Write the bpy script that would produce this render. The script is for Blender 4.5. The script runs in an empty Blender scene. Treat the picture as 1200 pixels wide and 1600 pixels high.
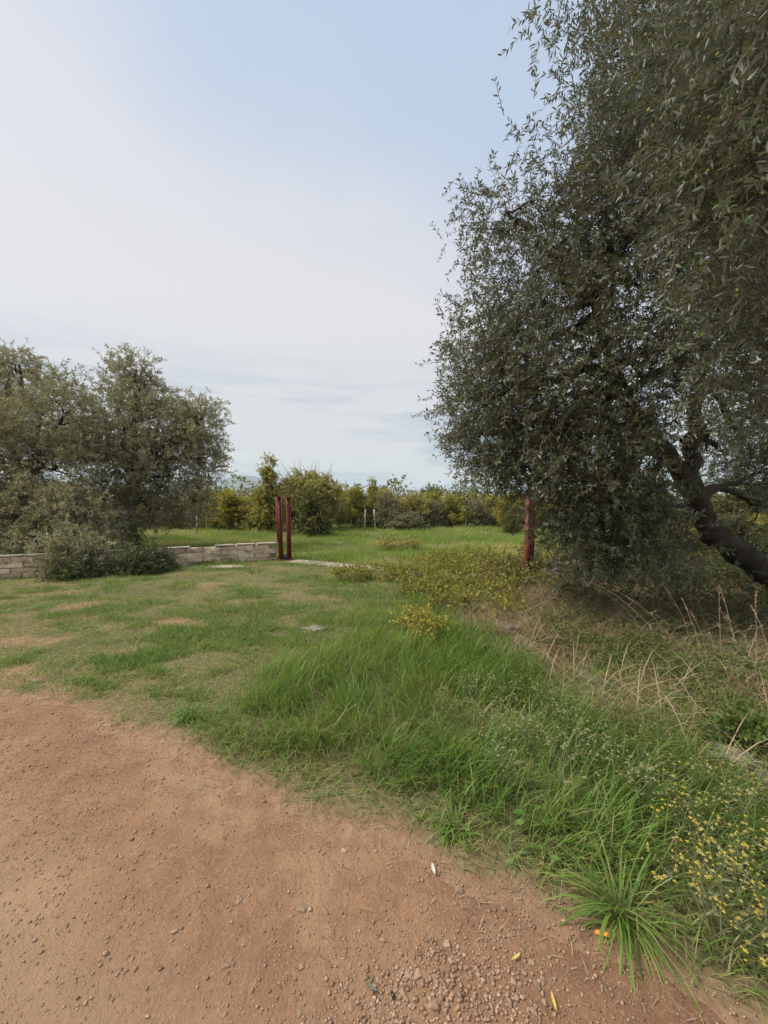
import bpy, math, random
import numpy as np
from mathutils import Vector, Matrix

SC = bpy.context.scene
COL = SC.collection
rng = np.random.default_rng(11)
random.seed(5)

# ------------------------------------------------------------------ camera
F = 620.0                       # focal length in photo pixels (1200 x 1600)
CAMH = 1.5
PITCH = math.atan(20.0 / F)     # looking very slightly down
cam_d = bpy.data.cameras.new('camera')
cam_d.sensor_fit = 'VERTICAL'
cam_d.sensor_height = 36.0
cam_d.lens = F / 1600.0 * 36.0
cam_d.clip_start = 0.02
cam_d.clip_end = 20000.0
cam = bpy.data.objects.new('camera', cam_d)
COL.objects.link(cam)
cam.location = (0, 0, CAMH)
cam.rotation_euler = (math.pi / 2 - PITCH, 0, 0)
SC.camera = cam

# ------------------------------------------------------------------ sky and sun
SUN_DIR = Vector((-0.62, -0.06, 0.78)).normalized()
SUN_STRENGTH = 1.5
SUN_ANGLE = 22.0
SKY_STRENGTH = 0.08
SC.view_settings.view_transform = 'Standard'
SC.view_settings.look = 'None'
SC.view_settings.gamma = 1.0
SC.view_settings.use_curve_mapping = False
EXPOSURE = 1.4
SC.view_settings.exposure = EXPOSURE
SC.cycles.volume_bounces = 2
SC.cycles.use_denoising = True
SC.cycles.use_adaptive_sampling = False

sun_d = bpy.data.lights.new('sun', 'SUN')
sun_d.energy = SUN_STRENGTH
sun_d.angle = math.radians(SUN_ANGLE)
sun_d.color = (1.0, 0.95, 0.88)
sun = bpy.data.objects.new('sun', sun_d)
COL.objects.link(sun)
sun.rotation_euler = SUN_DIR.to_track_quat('Z', 'Y').to_euler()
sun.location = (-20, -10, 30)

world = bpy.data.worlds.new('World')
SC.world = world
world.use_nodes = True


class NT:
    """small helper to write node trees"""
    def __init__(self, nt):
        self.nt = nt
        nt.nodes.clear()

    def n(self, typ, **kw):
        nd = self.nt.nodes.new(typ)
        for k, v in kw.items():
            if k.startswith('i_'):
                nd.inputs[k[2:].replace('_', ' ')].default_value = v
            else:
                setattr(nd, k, v)
        return nd

    def l(self, a, b):
        self.nt.links.new(a, b)

    def val(self, sock, v):
        if hasattr(v, 'is_output') or isinstance(v, bpy.types.NodeSocket):
            self.l(v, sock)
        else:
            sock.default_value = v

    def math(self, op, a, b=0.0, c=None, clamp=False):
        nd = self.nt.nodes.new('ShaderNodeMath')
        nd.operation = op
        nd.use_clamp = clamp
        self.val(nd.inputs[0], a)
        self.val(nd.inputs[1], b)
        if c is not None:
            self.val(nd.inputs[2], c)
        return nd.outputs[0]

    def mix(self, fac, a, b, blend='MIX'):
        nd = self.nt.nodes.new('ShaderNodeMix')
        nd.data_type = 'RGBA'
        nd.blend_type = blend
        self.val(nd.inputs[0], fac)
        for s, v in ((nd.inputs[6], a), (nd.inputs[7], b)):
            if isinstance(v, (tuple, list)):
                s.default_value = (v[0], v[1], v[2], 1.0)
            else:
                self.l(v, s)
        return nd.outputs[2]

    def ramp(self, fac, stops, interp='LINEAR'):
        nd = self.nt.nodes.new('ShaderNodeValToRGB')
        nd.color_ramp.interpolation = interp
        el = nd.color_ramp.elements
        while len(el) > 1:
            el.remove(el[-1])
        el[0].position = stops[0][0]
        for p, _ in stops[1:]:
            el.new(p)
        for e, (p, c) in zip(el, stops):
            e.position = p
            if isinstance(c, (int, float)):
                c = (c, c, c)
            e.color = (c[0], c[1], c[2], 1.0)
        self.val(nd.inputs[0], fac)
        return nd.outputs[0]

    def noise(self, vec, scale, detail=4.0, rough=0.55, dist=0.0):
        nd = self.nt.nodes.new('ShaderNodeTexNoise')
        nd.inputs['Scale'].default_value = scale
        nd.inputs['Detail'].default_value = detail
        nd.inputs['Roughness'].default_value = rough
        nd.inputs['Distortion'].default_value = dist
        if vec is not None:
            self.l(vec, nd.inputs['Vector'])
        return nd.outputs[0]


def make_world():
    t = NT(world.node_tree)
    out = t.n('ShaderNodeOutputWorld')
    bg = t.n('ShaderNodeBackground')
    bg.inputs['Strength'].default_value = SKY_STRENGTH
    t.l(bg.outputs[0], out.inputs[0])
    sky = t.n('ShaderNodeTexSky')
    sky.sky_type = 'NISHITA'
    sky.sun_disc = False
    sky.sun_elevation = math.asin(SUN_DIR.z)
    sky.sun_rotation = math.atan2(SUN_DIR.x, SUN_DIR.y)
    sky.air_density = 1.0
    sky.dust_density = 2.0
    tc = t.n('ShaderNodeTexCoord')
    sep = t.n('ShaderNodeSeparateXYZ')
    t.l(tc.outputs['Generated'], sep.inputs[0])
    z = t.math('MAXIMUM', sep.outputs[2], 0.0)
    # thin overcast: colour of the cloud deck by elevation
    k = 1.0 / SKY_STRENGTH * 2 ** -EXPOSURE * 1.06
    deck = t.ramp(z, [(0.0, (0.66, 0.675, 0.67)), (0.07, (0.71, 0.71, 0.695)), (0.22, (0.72, 0.715, 0.72)),
                      (0.42, (0.785, 0.765, 0.77)), (0.58, (0.745, 0.745, 0.77)), (0.78, (0.68, 0.715, 0.785)), (1.0, (0.64, 0.69, 0.785))])
    # deck lies on a plane high above: project the direction on it
    den = t.math('ADD', z, 0.12)
    cx = t.math('DIVIDE', sep.outputs[0], den)
    cy = t.math('DIVIDE', sep.outputs[1], den)
    cmb = t.n('ShaderNodeCombineXYZ')
    t.l(cx, cmb.inputs[0])
    t.l(cy, cmb.inputs[1])
    mp = t.n('ShaderNodeMapping')
    t.l(cmb.outputs[0], mp.inputs['Vector'])
    mp.inputs['Location'].default_value = (3.1, 1.7, 0)
    mp.inputs['Scale'].default_value = (0.8, 1.0, 1)
    n1 = t.noise(mp.outputs[0], 1.0, 4.0, 0.5, 0.2)
    patch = t.ramp(n1, [(0.43, 0.0), (0.62, 1.0)], 'EASE')
    lean = t.math('ADD', z, t.math('MULTIPLY', sep.outputs[0], 0.35))
    lean = t.math('ADD', lean, t.math('MULTIPLY', t.math('SUBTRACT', n1, 0.5), 0.9))
    patch = t.ramp(lean, [(0.38, 0.0), (0.80, 1.0)], 'EASE')
    c1 = t.mix(t.math('MULTIPLY', patch, 0.72), deck, (0.45, 0.575, 0.76))
    # soft darker bands low over the horizon
    mp2 = t.n('ShaderNodeMapping')
    t.l(tc.outputs['Generated'], mp2.inputs['Vector'])
    mp2.inputs['Scale'].default_value = (1.6, 1.6, 13.0)
    mp2.inputs['Location'].default_value = (0.3, 0.2, 0.35)
    n2 = t.noise(mp2.outputs[0], 1.5, 4.0, 0.5, 0.2)
    band = t.ramp(n2, [(0.42, 0.0), (0.57, 1.0)], 'EASE')
    low = t.ramp(z, [(0.02, 1.0), (0.20, 0.9), (0.34, 0.0)])
    c2 = t.mix(t.math('MULTIPLY', t.math('MULTIPLY', band, low), 0.9), c1, (0.47, 0.53, 0.585))
    n3 = t.noise(mp2.outputs[0], 5.0, 5.0, 0.55, 0.4)
    c3 = t.mix(t.math('MULTIPLY', t.math('MULTIPLY', t.ramp(n3, [(0.5, 0.0), (0.72, 1.0)]), low), 0.35), c2, (0.80, 0.79, 0.79))
    sc = t.n('ShaderNodeVectorMath', operation='SCALE')
    t.l(c3, sc.inputs[0])
    sc.inputs[3].default_value = k
    fin = t.mix(0.9, sky.outputs[0], sc.outputs[0])
    t.l(fin, bg.inputs['Color'])


make_world()

# ------------------------------------------------------------------ geometry helpers
CP, SP = math.cos(PITCH), math.sin(PITCH)


def ray(px, py):
    u = (px - 600.0) / F
    v = (800.0 - py) / F
    return u, CP + v * SP, -SP + v * CP


def gp(px, py):
    """ground point seen at a photo pixel"""
    x, y, z = ray(px, py)
    s = -CAMH / z
    return x * s, y * s


def at(px, py, y):
    """point at distance y seen at a photo pixel"""
    rx, ry, rz = ray(px, py)
    s = y / ry
    return np.array((rx * s, y, CAMH + rz * s))


def _hash(ix, iy, seed):
    v = np.sin(ix * 127.1 + iy * 311.7 + seed * 74.7) * 43758.5453
    return v - np.floor(v)


def vnoise(x, y, seed=0):
    x = np.asarray(x, float)
    y = np.asarray(y, float)
    ix, iy = np.floor(x), np.floor(y)
    fx, fy = x - ix, y - iy
    fx = fx * fx * (3 - 2 * fx)
    fy = fy * fy * (3 - 2 * fy)
    a = _hash(ix, iy, seed)
    b = _hash(ix + 1, iy, seed)
    c = _hash(ix, iy + 1, seed)
    d = _hash(ix + 1, iy + 1, seed)
    return (a * (1 - fx) + b * fx) * (1 - fy) + (c * (1 - fx) + d * fx) * fy


def fbm(x, y, seed=0, octv=4):
    s, amp, tot = 0.0, 1.0, 0.0
    for i in range(octv):
        s = s + amp * vnoise(x * 2 ** i, y * 2 ** i, seed + i * 3)
        tot += amp
        amp *= 0.5
    return s / tot


def smooth(a, b, x):
    t = np.clip((np.asarray(x, float) - a) / (b - a), 0, 1)
    return t * t * (3 - 2 * t)


def unit(v):
    return v / np.maximum(np.linalg.norm(v, axis=-1, keepdims=True), 1e-9)


class MB:
    """collects geometry and links it as one mesh object"""
    def __init__(self):
        self.V, self.F3, self.F4, self.R, self.H, self.n = [], [], [], [], [], 0

    def add(self, V, F3=None, F4=None, rnd=0.5, h=0.5):
        V = np.asarray(V, float).reshape(-1, 3)
        m = len(V)
        self.V.append(V)
        self.R.append(np.broadcast_to(np.asarray(rnd, float), (m,)))
        self.H.append(np.broadcast_to(np.asarray(h, float), (m,)))
        if F3 is not None and len(F3):
            self.F3.append(np.asarray(F3, np.int64).reshape(-1, 3) + self.n)
        if F4 is not None and len(F4):
            self.F4.append(np.asarray(F4, np.int64).reshape(-1, 4) + self.n)
        self.n += m

    def mesh(self, name, mat, smooth_=False):
        me = bpy.data.meshes.new(name)
        V = np.concatenate(self.V) if self.V else np.zeros((0, 3))
        f3 = np.concatenate(self.F3) if self.F3 else np.zeros((0, 3), np.int64)
        f4 = np.concatenate(self.F4) if self.F4 else np.zeros((0, 4), np.int64)
        me.vertices.add(len(V))
        me.vertices.foreach_set('co', V.astype(np.float32).ravel())
        idx = np.concatenate([f3.ravel(), f4.ravel()]).astype(np.int32)
        me.loops.add(len(idx))
        me.loops.foreach_set('vertex_index', idx)
        st = np.concatenate([np.arange(len(f3)) * 3, len(f3) * 3 + np.arange(len(f4)) * 4]).astype(np.int32)
        me.polygons.add(len(st))
        me.polygons.foreach_set('loop_start', st)
        if smooth_:
            me.polygons.foreach_set('use_smooth', np.ones(len(st), bool))
        a = me.attributes.new('rnd', 'FLOAT', 'POINT')
        a.data.foreach_set('value', np.concatenate(self.R).astype(np.float32))
        a = me.attributes.new('hgt', 'FLOAT', 'POINT')
        a.data.foreach_set('value', np.concatenate(self.H).astype(np.float32))
        me.update(calc_edges=True)
        if mat:
            me.materials.append(mat)
        return me

    def build(self, name, mat, parent=None, smooth_=False):
        o = bpy.data.objects.new(name, self.mesh(name, mat, smooth_))
        COL.objects.link(o)
        if parent:
            o.parent = parent
        return o


def link(name, me, parent=None, loc=(0, 0, 0), rot=(0, 0, 0), scale=(1, 1, 1)):
    o = bpy.data.objects.new(name, me)
    COL.objects.link(o)
    o.parent = parent
    o.location = loc
    o.rotation_euler = rot
    o.scale = scale
    return o


def tag(o, label=None, cat=None, group=None, kind=None):
    if label:
        o['label'] = label
    if cat:
        o['category'] = cat
    if group:
        o['group'] = group
    if kind:
        o['kind'] = kind
    return o


def empty(name, loc, label, cat, group=None, rz=0.0):
    o = bpy.data.objects.new(name, None)
    o.empty_display_size = 0.2
    COL.objects.link(o)
    o.location = loc
    o.rotation_euler = (0, 0, rz)
    return tag(o, label, cat, group)


def copy_thing(root, loc, rz, scale, label, group=None):
    r = root.copy()
    COL.objects.link(r)
    r.location = loc
    r.rotation_euler = (0, 0, rz)
    r.scale = scale
    r['label'] = label
    if group:
        r['group'] = group
    for ch in list(root.children):
        c = ch.copy()
        COL.objects.link(c)
        c.parent = r
    return r


def tube(mb, P, R, sides=6, rnd=0.5, cap=True):
    """tapered tube along points"""
    P = np.asarray(P, float)
    n = len(P)
    R = np.broadcast_to(np.asarray(R, float), (n,))
    T = np.gradient(P, axis=0)
    T = unit(T)
    ref = np.array((0.13, 0.31, 0.94)) if abs(T[0][2]) < 0.8 else np.array((0.94, 0.31, 0.13))
    A = unit(np.cross(T, ref))
    B = np.cross(T, A)
    ang = np.arange(sides) * 2 * math.pi / sides
    V = P[:, None, :] + R[:, None, None] * (np.cos(ang)[None, :, None] * A[:, None, :] + np.sin(ang)[None, :, None] * B[:, None, :])
    i = np.arange(n - 1)[:, None] * sides
    j = np.arange(sides)[None, :]
    k = (j + 1) % sides
    F4 = np.stack([i + j, i + k, i + k + sides, i + j + sides], -1).reshape(-1, 4)
    V = V.reshape(-1, 3)
    F3 = None
    if cap:
        V = np.concatenate([V, P[-1:]])
        b = (n - 1) * sides
        F3 = np.array([(b + q, b + (q + 1) % sides, n * sides) for q in range(sides)])
    mb.add(V, F3, F4, rnd)


def wobble(p0, p1, n, amp, sag=0.0, seed=None):
    r = np.random.default_rng(seed) if seed is not None else rng
    t = np.linspace(0, 1, n)
    P = np.outer(1 - t, p0) + np.outer(t, p1)
    off = np.cumsum(r.normal(0, amp, (n, 3)), axis=0)
    off -= np.outer(t, off[-1])
    off[0] = 0
    P = P + off
    P[:, 2] += sag * np.sin(t * math.pi)
    return P


def blades(mb, pos, L, W, az, th0, th1, seg=2, rnd=None, hbase=0.0):
    """curved grass blades: pos Nx3; th0 start tilt from vertical, th1 added by the tip"""
    n = len(pos)
    if n == 0:
        return
    L = np.broadcast_to(L, (n,))
    W = np.broadcast_to(W, (n,))
    hx, hy = np.cos(az), np.sin(az)
    tw = az + math.pi / 2 + rng.normal(0, 0.5, n)
    wx, wy = np.cos(tw), np.sin(tw)
    x, y, z = pos[:, 0].copy(), pos[:, 1].copy(), pos[:, 2].copy()
    lev = []
    per = 2 * seg + 1
    V = np.zeros((n, per, 3))
    H = np.zeros((n, per))
    step = L / (seg + 0.0)
    for s in range(seg + 1):
        t = s / seg
        wd = W * (1.0 - 0.35 * t) * 0.5 if s < seg else W * 0
        if s < seg:
            V[:, 2 * s] = np.stack([x - wx * wd, y - wy * wd, z], -1)
            V[:, 2 * s + 1] = np.stack([x + wx * wd, y + wy * wd, z], -1)
            H[:, 2 * s] = H[:, 2 * s + 1] = t
        else:
            V[:, 2 * s] = np.stack([x, y, z], -1)
            H[:, 2 * s] = 1.0
        th = th0 + th1 * (t + 0.5 / seg)
        x = x + np.sin(th) * hx * step
        y = y + np.sin(th) * hy * step
        z = np.maximum(z + np.cos(th) * step, pos[:, 2] + 0.004)
    b = np.arange(n)[:, None] * per
    F4 = []
    for s in range(seg - 1):
        F4.append(b + np.array([[2 * s, 2 * s + 1, 2 * s + 3, 2 * s + 2]]))
    F4 = np.concatenate(F4) if F4 else None
    F3 = b + np.array([[2 * seg - 2, 2 * seg - 1, 2 * seg]])
    if rnd is None:
        rnd = rng.random(n)
    mb.add(V.reshape(-1, 3), F3, F4, np.repeat(rnd, per), np.clip(H.ravel() + hbase, 0, 1))


def leaf_quads(mb, base, d, nrm, L, W, rnd, fold=0.15, long_=False):
    """lance-shaped leaves, folded along the midrib"""
    n = len(base)
    if n == 0:
        return
    d = unit(d)
    side = unit(np.cross(d, nrm))
    up = np.cross(side, d)
    L = np.broadcast_to(L, (n,))[:, None]
    W = np.broadcast_to(W, (n,))[:, None]
    if long_:
        V = np.stack([base,
                      base + d * L * 0.30 + side * W * 0.5 + up * W * fold,
                      base + d * L * 0.30 - side * W * 0.5 + up * W * fold,
                      base + d * L * 0.72 + side * W * 0.36 + up * W * fold * 0.2,
                      base + d * L * 0.72 - side * W * 0.36 + up * W * fold * 0.2,
                      base + d * L - up * L * 0.06], 1)
        b = np.arange(n)[:, None] * 6
        F3 = np.concatenate([b + np.array([[0, 1, 2]]), b + np.array([[3, 5, 4]])])
        F4 = b + np.array([[1, 3, 4, 2]])
        mb.add(V.reshape(-1, 3), F3, F4, np.repeat(rnd, 6))
    else:
        V = np.stack([base, base + d * L * 0.45 + side * W * 0.5 + up * W * fold,
                      base + d * L, base + d * L * 0.45 - side * W * 0.5 + up * W * fold], 1)
        b = np.arange(n)[:, None] * 4
        mb.add(V.reshape(-1, 3), None, b + np.array([[0, 1, 2, 3]]), np.repeat(rnd, 4))


def rand_dirs(n):
    return unit(rng.normal(0, 1, (n, 3)))


# ------------------------------------------------------------------ materials
def new_mat(name):
    m = bpy.data.materials.new(name)
    m.use_nodes = True
    return m, NT(m.node_tree)


def leaf_mat(name, cols, back=None, trans=0.35, rough=0.55, spec=0.3, tipcol=None, tipamt=0.0, rootcol=None, patch=None, vary=0.25):
    """foliage: colour picked per leaf from 'cols' by the leaf's own random value"""
    m, t = new_mat(name)
    out = t.n('ShaderNodeOutputMaterial')
    at_ = t.n('ShaderNodeAttribute', attribute_name='rnd')
    n = len(cols)
    c = t.ramp(at_.outputs['Fac'], [(i / (n - 1), col) for i, col in enumerate(cols)])
    geo = t.n('ShaderNodeNewGeometry')
    if patch:
        ns = t.noise(geo.outputs['Position'], patch[0], 3.0, 0.6)
        c = t.mix(t.math('MULTIPLY', t.ramp(ns, [(0.42, 0.0), (0.62, 1.0)]), patch[2]), c, patch[1])
    if tipcol or rootcol:
        h = t.n('ShaderNodeAttribute', attribute_name='hgt')
        if tipcol:
            c = t.mix(t.math('MULTIPLY', t.ramp(h.outputs['Fac'], [(0.55, 0.0), (1.0, 1.0)]), tipamt), c, tipcol)
        if rootcol:
            c = t.mix(t.ramp(h.outputs['Fac'], [(0.0, 0.8), (0.4, 0.0)]), c, rootcol)
    if back:
        c = t.mix(geo.outputs['Backfacing'], c, back)
    p = t.n('ShaderNodeBsdfPrincipled')
    t.l(c, p.inputs['Base Color'])
    p.inputs['Roughness'].default_value = rough
    p.inputs['Specular IOR Level'].default_value = spec
    tr = t.n('ShaderNodeBsdfTranslucent')
    tcol = t.mix(1.0, c, (1.0, 1.04, 0.55), 'MULTIPLY')
    t.l(tcol, tr.inputs['Color'])
    mx = t.n('ShaderNodeMixShader')
    mx.inputs[0].default_value = trans
    t.l(p.outputs[0], mx.inputs[1])
    t.l(tr.outputs[0], mx.inputs[2])
    t.l(mx.outputs[0], out.inputs[0])
    return m


def rock_mat(name, cols, scale=8.0, bump=0.4, bscale=40.0, rough=0.9, stain=None, perobj=True):
    m, t = new_mat(name)
    out = t.n('ShaderNodeOutputMaterial')
    p = t.n('ShaderNodeBsdfPrincipled')
    geo = t.n('ShaderNodeNewGeometry')
    pos = geo.outputs['Position']
    n1 = t.noise(pos, scale, 6.0, 0.6)
    k = len(cols)
    c = t.ramp(n1, [(0.28 + 0.44 * i / (k - 1), col) for i, col in enumerate(cols)])
    if perobj:
        oi = t.n('ShaderNodeObjectInfo')
        at_ = t.n('ShaderNodeAttribute', attribute_name='rnd')
        v = t.math('FRACT', t.math('ADD', oi.outputs['Random'], at_.outputs['Fac']))
        c = t.mix(1.0, c, t.ramp(v, [(0.0, 0.68), (0.5, 1.0), (1.0, 1.22)]), 'MULTIPLY')
    if stain:
        n2 = t.noise(pos, stain[0], 5.0, 0.65)
        c = t.mix(t.math('MULTIPLY', t.ramp(n2, [(0.5, 0.0), (0.66, 1.0)]), stain[2]), c, stain[1])
    t.l(c, p.inputs['Base Color'])
    p.inputs['Roughness'].default_value = rough
    p.inputs['Specular IOR Level'].default_value = 0.2
    b = t.n('ShaderNodeBump')
    b.inputs['Strength'].default_value = bump
    b.inputs['Distance'].default_value = 0.02
    t.l(t.noise(pos, bscale, 6.0, 0.65), b.inputs['Height'])
    t.l(b.outputs[0], p.inputs['Normal'])
    t.l(p.outputs[0], out.inputs[0])
    return m


M = {}
M['tall_grass'] = leaf_mat('tall_grass_blade', [(0.101, 0.236, 0.034), (0.161, 0.307, 0.050), (0.229, 0.369, 0.071), (0.372, 0.394, 0.134), (0.557, 0.425, 0.204)],
                           trans=0.45, rough=0.45, spec=0.35, rootcol=(0.17, 0.17, 0.075), tipcol=(0.27, 0.26, 0.10), tipamt=0.22,
                           patch=(1.1, (0.22, 0.29, 0.085), 0.5))
M['lawn'] = leaf_mat('lawn_blade', [(0.138, 0.231, 0.038), (0.197, 0.280, 0.054), (0.263, 0.323, 0.078), (0.420, 0.392, 0.144), (0.564, 0.463, 0.216)],
                     trans=0.40, rough=0.55, spec=0.25, rootcol=(0.24, 0.19, 0.10))
M['field'] = leaf_mat('meadow_blade', [(0.165, 0.266, 0.042), (0.227, 0.323, 0.060), (0.289, 0.359, 0.084), (0.413, 0.416, 0.132), (0.522, 0.446, 0.192)],
                      trans=0.4, rough=0.6, spec=0.2)
M['straw'] = leaf_mat('straw', [(0.276, 0.190, 0.099), (0.414, 0.302, 0.176), (0.529, 0.403, 0.253), (0.345, 0.291, 0.176)], trans=0.25, rough=0.6, spec=0.2)
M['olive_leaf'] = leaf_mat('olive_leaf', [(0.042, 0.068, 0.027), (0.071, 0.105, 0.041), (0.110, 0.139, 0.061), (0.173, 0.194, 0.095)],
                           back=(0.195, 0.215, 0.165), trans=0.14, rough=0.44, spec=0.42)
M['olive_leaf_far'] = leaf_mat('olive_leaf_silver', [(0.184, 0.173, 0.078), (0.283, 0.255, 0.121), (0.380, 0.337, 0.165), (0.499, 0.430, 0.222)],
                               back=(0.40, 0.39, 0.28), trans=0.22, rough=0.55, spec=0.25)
M['leaf_yellow'] = leaf_mat('autumn_yellow_leaf', [(0.237, 0.227, 0.050), (0.358, 0.326, 0.059), (0.506, 0.424, 0.074), (0.299, 0.293, 0.084)], trans=0.4)
M['leaf_ochre'] = leaf_mat('ochre_leaf', [(0.253, 0.235, 0.079), (0.372, 0.333, 0.107), (0.489, 0.413, 0.143), (0.287, 0.315, 0.107)], trans=0.35)
M['leaf_green'] = leaf_mat('dark_green_leaf', [(0.092, 0.106, 0.031), (0.143, 0.151, 0.042), (0.202, 0.197, 0.056), (0.286, 0.227, 0.077)], trans=0.3)
M['leaf_mid'] = leaf_mat('olive_green_leaf', [(0.219, 0.242, 0.056), (0.317, 0.318, 0.073), (0.416, 0.374, 0.089), (0.461, 0.352, 0.097)], trans=0.35)
M['leaf_grey'] = leaf_mat('grey_brown_leaf', [(0.169, 0.156, 0.088), (0.238, 0.219, 0.122), (0.309, 0.289, 0.169), (0.225, 0.234, 0.109)], trans=0.25)
M['leaf_bramble'] = leaf_mat('bramble_leaf', [(0.133, 0.183, 0.027), (0.226, 0.269, 0.038), (0.331, 0.342, 0.048), (0.398, 0.320, 0.060), (0.265, 0.175, 0.054)],
                             trans=0.35, patch=(2.2, (0.24, 0.21, 0.045), 0.5))
M['leaf_bramble_dark'] = leaf_mat('dark_bramble_leaf', [(0.100, 0.106, 0.027), (0.163, 0.156, 0.037), (0.237, 0.200, 0.050), (0.250, 0.150, 0.062)], trans=0.3)  # darker, browner leaves than the main bramble
M['leaf_bush'] = leaf_mat('evergreen_leaf', [(0.051, 0.071, 0.023), (0.079, 0.105, 0.032), (0.112, 0.135, 0.042), (0.146, 0.148, 0.052)], trans=0.25)
M['leaf_weed'] = leaf_mat('weed_leaf', [(0.07, 0.12, 0.022), (0.11, 0.17, 0.03), (0.16, 0.22, 0.045), (0.22, 0.24, 0.06)], trans=0.4)
M['leaf_fresh'] = leaf_mat('fresh_leaf', [(0.10, 0.20, 0.03), (0.15, 0.27, 0.05), (0.20, 0.32, 0.07)], trans=0.4)
M['stem'] = leaf_mat('weed_stem', [(0.13, 0.16, 0.06), (0.19, 0.21, 0.09), (0.25, 0.24, 0.13)], trans=0.15)
M['petal'] = leaf_mat('yellow_petal', [(0.55, 0.40, 0.04), (0.68, 0.52, 0.07), (0.55, 0.47, 0.16), (0.42, 0.38, 0.15)], trans=0.3)
M['bud'] = leaf_mat('pale_bud', [(0.32, 0.33, 0.14), (0.42, 0.40, 0.19), (0.50, 0.45, 0.18)], trans=0.3)
M['fruit'] = leaf_mat('green_olive', [(0.20, 0.23, 0.05), (0.30, 0.31, 0.07), (0.36, 0.33, 0.08)], trans=0.05, rough=0.3, spec=0.5)
M['twig'] = rock_mat('twig_bark', [(0.144, 0.098, 0.061), (0.264, 0.190, 0.127)], 20, 0.2, 60, perobj=False)
M['bark'] = rock_mat('olive_bark', [(0.025, 0.020, 0.015), (0.052, 0.042, 0.032), (0.091, 0.077, 0.059)], 7, 1.0, 22, perobj=False)
M['tuff'] = rock_mat('tuff_block', [(0.574, 0.405, 0.272), (0.754, 0.564, 0.401), (0.800, 0.691, 0.514)], 5, 0.6, 45, stain=(5.5, (0.25, 0.19, 0.13), 0.75))
M['tuff_shade_tone'] = rock_mat('shade_toned_tuff_block', [(0.10, 0.075, 0.05), (0.17, 0.125, 0.085), (0.22, 0.17, 0.12)], 5, 0.7, 45, stain=(3.0, (0.06, 0.06, 0.03), 0.6))  # tuff with the shade under the big olive painted into its colour
M['coping'] = rock_mat('weathered_coping', [(0.269, 0.223, 0.165), (0.426, 0.356, 0.275), (0.515, 0.457, 0.363)], 6, 0.5, 40, stain=(3.0, (0.13, 0.11, 0.085), 0.6))
M['mortar'] = rock_mat('old_mortar', [(0.310, 0.248, 0.186), (0.466, 0.389, 0.296)], 9, 0.5, 50, perobj=False)
M['concrete'] = rock_mat('pale_concrete', [(0.34, 0.27, 0.20), (0.46, 0.38, 0.30)], 4, 0.5, 40, stain=(3.0, (0.22, 0.17, 0.10), 0.6), perobj=False)
M['kerbstone'] = rock_mat('lichen_stone', [(0.145, 0.119, 0.085), (0.238, 0.200, 0.153), (0.357, 0.315, 0.255)], 9, 0.8, 30, stain=(6.0, (0.20, 0.11, 0.06), 0.5))
M['pebble'] = rock_mat('road_pebble', [(0.287, 0.171, 0.106), (0.397, 0.248, 0.157), (0.486, 0.342, 0.238)], 14, 0.4, 60)
M['stone'] = rock_mat('loose_stone', [(0.265, 0.167, 0.100), (0.375, 0.248, 0.155), (0.442, 0.325, 0.221)], 18, 0.5, 70)
M['post_wood'] = rock_mat('bleached_wood', [(0.42, 0.38, 0.31), (0.60, 0.56, 0.48)], 12, 0.3, 60)


def red_steel():
    m, t = new_mat('rust_red_steel')
    out = t.n('ShaderNodeOutputMaterial')
    p = t.n('ShaderNodeBsdfPrincipled')
    geo = t.n('ShaderNodeNewGeometry')
    n1 = t.noise(geo.outputs['Position'], 6, 5, 0.6)
    c = t.ramp(n1, [(0.3, (0.135, 0.023, 0.016)), (0.6, (0.20, 0.040, 0.026)), (0.8, (0.22, 0.070, 0.040))])
    t.l(c, p.inputs['Base Color'])
    p.inputs['Roughness'].default_value = 0.62
    b = t.n('ShaderNodeBump')
    b.inputs['Strength'].default_value = 0.15
    t.l(t.noise(geo.outputs['Position'], 40, 4, 0.6), b.inputs['Height'])
    t.l(b.outputs[0], p.inputs['Normal'])
    t.l(p.outputs[0], out.inputs[0])
    return m


M['red'] = red_steel()


def flat_mat(name, col, rough=0.6):
    m, t = new_mat(name)
    out = t.n('ShaderNodeOutputMaterial')
    p = t.n('ShaderNodeBsdfPrincipled')
    geo = t.n('ShaderNodeNewGeometry')
    n = t.noise(geo.outputs['Position'], 60, 3, 0.6)
    t.l(t.mix(n, tuple(0.8 * c for c in col), tuple(min(1, 1.2 * c) for c in col)), p.inputs['Base Color'])
    p.inputs['Roughness'].default_value = rough
    t.l(p.outputs[0], out.inputs[0])
    return m


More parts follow.
